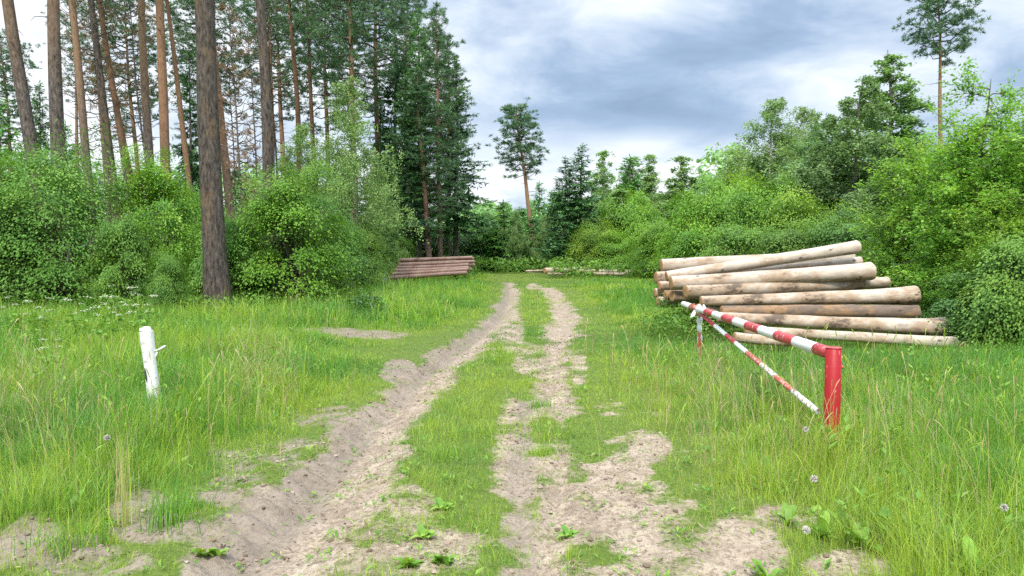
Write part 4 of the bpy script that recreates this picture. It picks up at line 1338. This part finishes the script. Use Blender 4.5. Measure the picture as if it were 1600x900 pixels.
def far_tree(x, y, H, Rb, m, conifer):
    u = ru.uniform(0, 1, m) ** .7
    if conifer:
        r = Rb * (1 - u) ** .85 * (.55 + .45 * ru.uniform(0, 1, m)) + .05
    else:
        r = Rb * np.sqrt(np.clip(1 - (2 * u - 1.05) ** 2, .02, 1)) * (.5 + .5 * ru.uniform(0, 1, m))
    a = ru.uniform(0, 6.28, m)
    C = np.stack([x + r * np.cos(a), y + r * np.sin(a), H * (u * .97 + .02)], 1) + ru.normal(0, .12, (m, 3))
    o_ = np.stack([np.cos(a), np.sin(a), 0 * a], 1)
    if conifer:
        leaves(g, C, [0, 0, 1] + o_ * .4 + ru.normal(0, .35, (m, 3)), .75 * ru.uniform(.6, 1.2, m), .4, ru, np.clip(ru.normal(.35, .2, m), 0, 1), T=o_ - [0, 0, .35])
    else:
        leaves(g, C, [0, 0, .8] + o_ * .6 + ru.normal(0, .4, (m, 3)), .5, .7, ru, np.clip(ru.normal(.7, .2, m), 0, 1))


for q in range(150):
    Y = ru.uniform(64, 120); px = ru.uniform(690, 1130)
    far_tree(xpx(px, Y), Y, zpx(ru.normal(328 if px < 870 else 312, 9), Y), ru.uniform(1.1, 2.0), 420, ru.uniform() < .7)
for q in range(70):
    Y = ru.uniform(52, 85); px = ru.uniform(-150, 640)
    far_tree(xpx(px, Y), Y, zpx(ru.normal(268, 22), Y), ru.uniform(1.3, 2.2), 330, ru.uniform() < .6)
for q in range(70):
    Y = ru.uniform(46, 80); px = ru.uniform(1100, 1750)
    far_tree(xpx(px, Y), Y, zpx(ru.normal(262, 22), Y), ru.uniform(1.3, 2.4), 330, ru.uniform() < .4)
prop(mobj('forest', g.mesh('forest', M['forest'])), 'distant mixed wood closing the view behind the clearing', 'forest', kind='stuff')

# ------------------------------------------------------------------ logs
rl = np.random.default_rng(23)


def log(label, group, a, b, ra, rb, mat='log_pale', flare=0.12, bow=.0, sides=18, name='log'):
    """a, b: the two end points of the stem; built along its own x axis"""
    a, b = np.array(a, float), np.array(b, float)
    d = b - a; L = np.linalg.norm(d)
    r_ = root(name, tuple(a), label, 'log', group)
    r_.rotation_mode = 'XYZ'
    r_.rotation_euler = (0, -math.asin(d[2] / L), math.atan2(d[1], d[0]))
    n = 22
    k = np.linspace(0, 1, n)
    rr = ra + (rb - ra) * k ** 1.3
    rr = rr * (1 + flare * np.exp(-(1 - k) * 11)) * (1 + .02 * np.sin(k * 17 + rl.uniform(0, 6)) + rl.normal(0, .007, n))
    P = np.stack([L * k, bow * np.sin(k * math.pi) + .012 * np.sin(k * 9 + rl.uniform(0, 6)), bow * .5 * np.sin(k * math.pi)], 1)
    th = np.linspace(0, 2 * math.pi, sides, endpoint=False)
    lob = 1 + .03 * np.sin(3 * th + rl.uniform(0, 6)) + (.05 * np.exp(-(1 - k) * 9))[:, None] * np.sin(5 * th + rl.uniform(0, 6))
    V = np.stack([np.repeat(P[:, :1], sides, 1), P[:, 1:2] + rr[:, None] * lob * np.cos(th), P[:, 2:3] + rr[:, None] * lob * np.sin(th)], -1).reshape(-1, 3)
    i = np.arange(n - 1)[:, None] * sides; j = np.arange(sides)[None]; j2 = (j + 1) % sides
    g = Geo(); g.add(V, np.stack([i + j, i + sides + j, i + sides + j2, i + j2], -1).reshape(-1, 4), .5)
    mobj('bark', g.mesh('log_side', M[mat], True), r_)
    for e, sg in ((0, -1), (n - 1, 1)):
        ring = V[e * sides:(e + 1) * sides]; c = ring.mean(0)
        rings = [c + (ring - c) * f + [sg * off, 0, 0] for f, off in ((.995, .001), (.93, .008), (.5, .011), (.15, .010))]
        W = np.concatenate(rings + [c[None] + [[sg * .010, 0, 0]]])
        q = []
        for lv in range(3):
            for s_ in range(sides):
                q.append((lv * sides + s_, lv * sides + (s_ + 1) % sides, (lv + 1) * sides + (s_ + 1) % sides, (lv + 1) * sides + s_))
        t_ = [(3 * sides + s_, 3 * sides + (s_ + 1) % sides, 4 * sides) for s_ in range(sides)]
        q, t_ = np.array(q), np.array(t_)
        if sg < 0: q, t_ = q[:, ::-1], t_[:, ::-1]
        g = Geo(); g.add(W, [q, t_], .5)
        mobj('cut_end', g.mesh('log_end', M['cut'], True), r_)
    return r_


BP = 'logs of the large pile on the right'
for (A, B, ra, rb, mat, fl, lab) in [
    ((1033, 414.5, 14.9), (1332, 402, 15.2), .125, .13, 'log_pale', .05, 'pale log at the back of the large pile, only its upper left end in view'),
    ((1042, 432, 13.9), (1340, 386, 14.2), .098, .113, 'log_pale', .08, 'topmost pale log sloping up to the right across the large pile'),
    ((1085, 431, 14.2), (1344, 408, 14.5), .085, .085, 'log_pale', .05, 'thin pale log wedged under the topmost sloping log'),
    ((1049, 443, 13.4), (1361, 424, 13.75), .122, .148, 'log_pale', .12, 'pale log with a blunt stained right end, third from the top of the large pile'),
    ((1071, 456, 13.1), (1386, 441, 14.1), .112, .100, 'log_pale', .03, 'pale log passing just above the brown-ended thick log'),
    ((1095, 471, 12.9), (1430, 462, 13.2), .090, .142, 'log_pale', .22, 'thick log with a brown flared right end in the middle of the large pile'),
    ((1128, 487, 12.65), (1432, 488, 13.0), .098, .120, 'log_bark', .05, 'dark log still in its torn bark, below the brown-ended thick log'),
    ((1122, 496, 12.2), (1478, 513, 12.45), .085, .140, 'log_pale', .24, 'thick pale log low in the large pile with the farthest flared right end'),
    ((1165, 516, 11.7), (1492, 536, 11.95), .070, .090, 'log_pale', .06, 'lowest thin log lying in the grass in front of the large pile'),
    ((1148, 527, 11.4), (1240, 534, 11.5), .075, .075, 'log_pale', .0, 'short pale log end in the grass under the barrier arm'),
    ((1025, 434, 14.7), (1300, 424, 15.4), .115, .12, 'log_pale', .05, 'log end just below the back log at the left face of the large pile'),
    ((1030, 447, 14.3), (1300, 434, 15.1), .09, .10, 'log_pale', .05, 'log end in the middle of the left face of the large pile'),
    ((1023, 458, 14.5), (1290, 446, 15.3), .09, .10, 'log_pale', .05, 'leftmost log end sunk in grass at the large pile'),
    ((1040, 461, 13.9), (1300, 450, 15.0), .09, .10, 'log_bark', .05, 'brown log end second from the left at the foot of the large pile'),
    ((1050, 463, 13.5), (1310, 460, 14.7), .10, .11, 'log_pale', .05, 'brownish log end sticking out under the third log of the large pile'),
    ((1028, 472, 14.1), (1290, 470, 15.0), .10, .11, 'log_pale', .05, 'bottom log end half buried in weeds at the left face of the large pile'),
    ((1090, 484, 12.9), (1330, 478, 14.0), .10, .11, 'log_pale', .05, 'log low in the large pile behind the tip of the barrier arm')]:
    log(lab, BP, at(*A), at(*B), ra, rb, mat, fl, rl.normal(0, .02))

RP = 'reddish logs of the far pile on the left'
for (A, B, r, lab) in [
    ((624, 407, 33.8), (737, 402.5, 36.8), .085, 'topmost reddish log of the far left pile'),
    ((623, 413.5, 33.7), (732, 409, 36.6), .085, 'second reddish log from the top of the far left pile'),
    ((620, 418.5, 33.5), (731, 413.5, 36.4), .08, 'third reddish log from the top of the far left pile'),
    ((615, 423, 33.3), (731, 418, 36.2), .085, 'fourth reddish log from the top of the far left pile'),
    ((611, 428.5, 33.1), (730, 421, 36.0), .09, 'fifth log from the top of the far left pile, left end sticking out'),
    ((609, 434.5, 32.9), (728, 426, 35.8), .09, 'bottom reddish log lying in the grass at the far left pile'),
    ((640, 406, 34.6), (739, 404, 37.4), .085, 'log at the back of the far left pile with its end showing top right'),
    ((640, 411, 34.5), (740.5, 409, 37.3), .085, 'back log, second end from the top at the right face of the far left pile'),
    ((640, 417, 34.4), (741, 414, 37.2), .085, 'back log whose end sticks out farthest at the right face of the far pile'),
    ((640, 424, 34.2), (736, 421, 37.0), .085, 'back log with the lowest end at the right face of the far left pile')]:
    log(lab, RP, at(*A), at(*B), r * 1.05, r * .95, 'log_red', .0, rl.normal(0, .03), 12)

for (A, B, ra, rb, lab) in [
    ((851, 423, 40), (922, 419.5, 42), .15, .075, 'pale log with a thick left end among the low far logs in the clearing'),
    ((905, 423, 40.5), (985, 424.5, 39.5), .10, .10, 'pale log lying right of the thick-ended one in the clearing'),
    ((822, 423.5, 41.5), (850, 422.5, 42), .05, .045, 'thin pale pole end left of the thick-ended far log'),
    ((925, 427.5, 39.3), (984, 428, 38.6), .08, .08, 'reddish log in front of the other low far logs in the clearing'),
    ((978, 423, 41), (1040, 423.5, 40), .065, .06, 'thin log leading from the far logs towards the large pile'),
    ((856, 428, 38.8), (884, 428, 38.6), .06, .06, 'short log end in the grass under the thick-ended far log')]:
    log(lab, 'low logs lying in the clearing', at(*A), at(*B), ra, rb, 'log_pale', .0, 0, 12)


# ------------------------------------------------------------------ barrier
GX_ = 2.40
POST_Y = 5.70
ARM_Z = .795
gzp = gz(GX_, POST_Y)
gate = root('barrier_gate', (GX_, POST_Y, gzp), 'red and white striped barrier swung open along the track, hinged on a red post', 'barrier')
z0 = gzp


def cyl(name, parent, A, B, r, mat, sides=18, cap=True, bev=.006):
    A, B = np.array(A, float), np.array(B, float)
    L = np.linalg.norm(B - A); d = (B - A) / L
    g = Geo()
    if cap:
        tube(g, [A, A + d * .0005, A + d * bev, B - d * bev, B - d * .0005, B], [r * .5, r - bev, r, r, r - bev, r * .5], sides, cap=True)
    else:
        tube(g, [A, B], [r, r], sides, cap=False)
    return mobj(name, g.mesh(name, M[mat], True), parent)


loc = lambda x, y, z: (x - GX_, y - POST_Y, z - z0)
post = cyl('post', gate, loc(GX_, POST_Y, -.3), loc(GX_, POST_Y, .842), .058, 'red', 24)
cyl('post_cap', post, loc(GX_, POST_Y, .8425), loc(GX_, POST_Y, .850), .060, 'pink_red', 24, bev=.003)
g = Geo(); tube(g, [loc(GX_ + .055, POST_Y, .70), loc(GX_ + .075, POST_Y, .70)], [.013, .013], 8, cap=True)
mobj('bolt', g.mesh('bolt', M['rust'], True), post)
edges = [2880 / (p - 800) for p in (1306, 1280, 1247, 1217, 1192, 1170, 1151, 1133, 1118, 1105, 1092, 1081, 1068.5)]
cols = ['pink_red', 'white', 'pink_red', 'white', 'pink_red', 'white', 'pink_red', 'white', 'pink_red', 'white', 'rust', 'white']
for q, c in enumerate(cols):
    r = .049 - .009 * q / 11
    cyl('arm_band', gate, loc(GX_, edges[q] + .0008, ARM_Z), loc(GX_, edges[q + 1] - .0008, ARM_Z), r, c, 18, cap=q in (0, 11), bev=.004)
# slanting brace from the arm down to the post foot
A = np.array([GX_, 9.75, ARM_Z - .05]); B = np.array([GX_ + .005, 5.98, .30])
tb = [0, .10, .27, .43, .575, .70, .83, .915, 1.0]
bc = ['pink_red', 'white', 'pink_red', 'white', 'rust', 'white_worn', 'rust', 'white_worn']


def br(t):          # even steps in the picture are uneven along the bar
    p = A + (B - A) * t
    return loc(*p)


def t_of(pxv):
    lo, hi = 0, 1
    for _ in range(40):
        m = (lo + hi) / 2
        p = A + (B - A) * m
        if 800 + F * p[0] / p[1] < pxv: lo = m
        else: hi = m
    return lo


pe = [0] + [t_of(v) for v in (1119, 1137, 1152, 1170, 1193, 1217, 1243)] + [1]
for q, c in enumerate(bc):
    cyl('brace_band', gate, br(pe[q] + .0002), br(pe[q + 1] - .0002), .026, c, 14, cap=q in (0, 7), bev=.003)

# rest post wrapped in plastic at the tip of the arm
RX, RY = xpx(1094.5, 10.0), 10.0
rz = gz(RX, RY)
rest = root('rest_post', (RX, RY, rz), 'thin rusty red rest post wrapped in white plastic under the barrier tip', 'post')
cyl('pole', rest, (0, 0, -.2), (0, 0, .72), .028, 'rust', 12)
g = Geo()
k = np.linspace(0, 1, 16)
P = np.stack([.006 * np.sin(k * 9), .006 * np.cos(k * 7), .36 + .42 * k], 1)
tube(g, P, .034 + .006 * np.sin(k * 21) + .004 * np.sin(k * 47) - .006 * (1 - k), 14, jit=.14, rng=rl)
wr = mobj('plastic_wrap', g.mesh('plastic_wrap', M['tape'], True), rest)
g = Geo()
for q in range(7):
    az = rl.uniform(0, 6.28); L = rl.uniform(.06, .17); kk = np.linspace(0, 1, 5)
    c = np.array([.03 * math.cos(az), .03 * math.sin(az), .80 + rl.uniform(-.05, .06)])
    Pq = c + np.stack([math.cos(az) * L * kk, math.sin(az) * L * kk, .10 * kk - .22 * kk ** 2 + rl.uniform(0, .06) * kk], 1)
    s = np.array([-math.sin(az), math.cos(az), .3]) * .018
    V = np.stack([Pq - s, Pq + s, Pq + s + [0, 0, .002], Pq - s + [0, 0, .002]], 1).reshape(-1, 3)
    i = np.arange(4)[:, None] * 4
    g.add(V, np.concatenate([i + [[0, 1, 5, 4]], i + [[3, 7, 6, 2]]]), .5)
mobj('loose_plastic', g.mesh('loose_plastic', M['tape'], True), wr)

# ------------------------------------------------------------------ white stump post on the left
WY = 7.8
wp = at(240, 612, WY); wt = at(228.5, 517, WY)
wz = gz(wp[0], WY)
wr = root('white_post', (wp[0], WY, wz), 'white-painted leaning wooden post alone in the left meadow', 'post')
n = 14
k = np.linspace(0, 1, n)
top = wt[2] - wz
tilt = (wt[0] - wp[0]) / (wt[2] - wp[2])
P = np.stack([tilt * (k * (top + .25) - .25 - (wp[2] - wz)), 0 * k, k * (top + .25) - .25], 1)
g = Geo(); tube(g, P, .066 + .004 * np.sin(k * 8) - .002 * k, 18, jit=.015, rng=rl)
body = mobj('post_body', g.mesh('post_body', M['whitewash'], True), wr)
g = Geo()
e = P[-1]
tube(g, [e + [0, 0, -.001], e + [0, 0, .012], e + [.004, 0, .016], e + [.008, 0, .034], e + [.009, 0, .043], e + [.009, 0, .045]], [.066, .064, .046, .040, .026, .006], 18, cap=True)
mobj('post_top', g.mesh('post_top', M['whitewash'], True), wr)
# bracket: a forked metal catch on the right side
hz = at(245, 548, WY)[2] - wz
hx = tilt * (hz - (wp[2] - wz)) + .060
g = Geo()
kk = np.linspace(0, 1, 6)
for (dx, dz0, dz1, w) in ((.115, 0, .052, .013), (.03, -.075, -.012, .010)):
    Pq = np.stack([hx + dx * kk, 0 * kk - .005, hz + dz0 + (dz1 - dz0) * kk ** 1.6], 1)
    tube(g, Pq, [w * .55, w * .6, w * .7, w * .9, w, w * .6], 8, cap=True)
mobj('catch', g.mesh('catch', M['whitewash'], True), wr)
g = Geo()
sx = tilt * (.30 - (wp[2] - wz)) - .028
kk = np.linspace(0, 1, 7)
Pq = np.stack([sx + .022 * kk[::-1] - .012, -.058 - .004 * np.sin(kk * 3), .22 + .15 * kk], 1)
tube(g, Pq, .0095 * np.sin(kk * 2.9 + .12) + .0015, 6, cap=True)
mobj('slit', g.mesh('slit', M['hole'], True), body)

# ------------------------------------------------------------------ sky and light
SUN_EL, SUN_AZ = 50, 190            # degrees; azimuth clockwise from the view direction
w = bpy.data.worlds.new('World'); sc.world = w; w.use_nodes = True
t = NT.__new__(NT); t.t = w.node_tree; t.t.nodes.clear()
out = t.n('ShaderNodeOutputWorld'); bg = t.n('ShaderNodeBackground', inp={'Strength': .1})
t.l(bg.outputs[0], out.inputs[0])
sky = t.n('ShaderNodeTexSky', sky_type='NISHITA')
sky.sun_disc = False; sky.sun_elevation = rad(SUN_EL); sky.sun_rotation = rad(SUN_AZ); sky.dust_density = 2.0
tc = t.n('ShaderNodeTexCoord')
nv = t.n('ShaderNodeVectorMath', operation='NORMALIZE'); t.l(tc.outputs['Generated'], nv.inputs[0])
sep = t.n('ShaderNodeSeparateXYZ'); t.l(nv.outputs[0], sep.inputs[0])
x, y, z = sep.outputs
zc = t.math('ADD', t.math('MAXIMUM', z, 0.0), .26)
cmb = t.n('ShaderNodeCombineXYZ')
t.l(t.math('DIVIDE', x, zc), cmb.inputs[0]); t.l(t.math('DIVIDE', y, zc), cmb.inputs[1])
warp = t.n('ShaderNodeTexNoise', inp={'Scale': .8, 'Detail': 3.0}); t.l(cmb.outputs[0], warp.inputs['Vector'])
wv = t.n('ShaderNodeVectorMath', operation='MULTIPLY_ADD'); t.l(warp.outputs['Color'], wv.inputs[0])
wv.inputs[1].default_value = (.8, .8, .8); t.l(cmb.outputs[0], wv.inputs[2])
n1 = t.noise(wv.outputs[0], 1.9, 9, .58)
n2 = t.noise(wv.outputs[0], .5, 3, .5)
u = t.math('ARCTAN2', x, y)
v = t.math('ARCSINE', z)
val = t.math('ADD', t.math('MULTIPLY', t.math('SUBTRACT', n1, .5), 2.15), t.math('MULTIPLY', t.math('SUBTRACT', n2, .5), .55))
val = t.math('ADD', val, .60)
wob = t.math('MULTIPLY', t.math('SUBTRACT', n1, .5), .22)
for (px, py, su, sv, amp) in [(1010, 130, .28, .085, -.38), (1290, 45, .22, .06, -.24), (880, 195, .22, .035, -.22), (1000, 25, .22, .05, -.04), (760, 290, .16, .05, .34), (1010, 235, .10, .030, .34),
                              (1095, 290, .14, .04, .34), (80, 130, .38, .16, .34), (1560, 70, .16, .09, .22), (1580, 190, .12, .05, -.14), (730, 50, .10, .08, .10), (1230, 130, .10, .03, .16)]:
    ui, vi = math.atan((px - 800) / F), math.atan((385 - py) / F)
    du = t.math('DIVIDE', t.math('SUBTRACT', u, ui), su)
    dv = t.math('DIVIDE', t.math('SUBTRACT', t.math('ADD', v, t.math('MULTIPLY', wob, .35)), vi), sv)
    e = t.math('ADD', t.math('MULTIPLY', du, du), t.math('MULTIPLY', dv, dv))
    val = t.math('ADD', val, t.math('MULTIPLY', t.math('EXPONENT', t.math('MULTIPLY', e, -1.0)), amp))
cloud = t.ramp(val, [(0, (1.30, 1.82, 2.68)), (.28, (1.85, 2.48, 3.45)), (.50, (2.85, 3.42, 4.2)), (.72, (4.0, 4.4, 4.95)), (.92, (5.1, 5.3, 5.6))])
# overhead, out of the picture, the sky is brightened to light the ground
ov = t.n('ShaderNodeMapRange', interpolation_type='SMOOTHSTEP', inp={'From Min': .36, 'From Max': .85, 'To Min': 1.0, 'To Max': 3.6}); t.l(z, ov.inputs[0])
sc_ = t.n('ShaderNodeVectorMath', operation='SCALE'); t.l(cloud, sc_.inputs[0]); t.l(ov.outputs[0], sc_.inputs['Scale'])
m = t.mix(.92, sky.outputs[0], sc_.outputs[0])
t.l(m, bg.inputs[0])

sl = bpy.data.lights.new('sun', 'SUN'); sl.energy = 2.2; sl.angle = rad(8); sl.color = (1, .95, .87)
so = bpy.data.objects.new('sun', sl); COL.objects.link(so)
az, el = rad(SUN_AZ), rad(SUN_EL)
from mathutils import Vector
sd = Vector((math.sin(az) * math.cos(el), math.cos(az) * math.cos(el), math.sin(el)))
so.rotation_euler = sd.to_track_quat('Z', 'Y').to_euler()
so.location = (0, 0, 40)

vs = sc.view_settings
vs.view_transform = 'Standard'; vs.look = 'None'; vs.exposure = 1.15; vs.gamma = 1; vs.use_curve_mapping = False
sc.render.engine = 'CYCLES'
cy = sc.cycles
cy.use_denoising = False
cy.max_bounces = 5; cy.diffuse_bounces = 3; cy.glossy_bounces = 2; cy.transmission_bounces = 4; cy.transparent_max_bounces = 4
cy.caustics_reflective = False; cy.caustics_refractive = False
cy.sample_clamp_indirect = 4
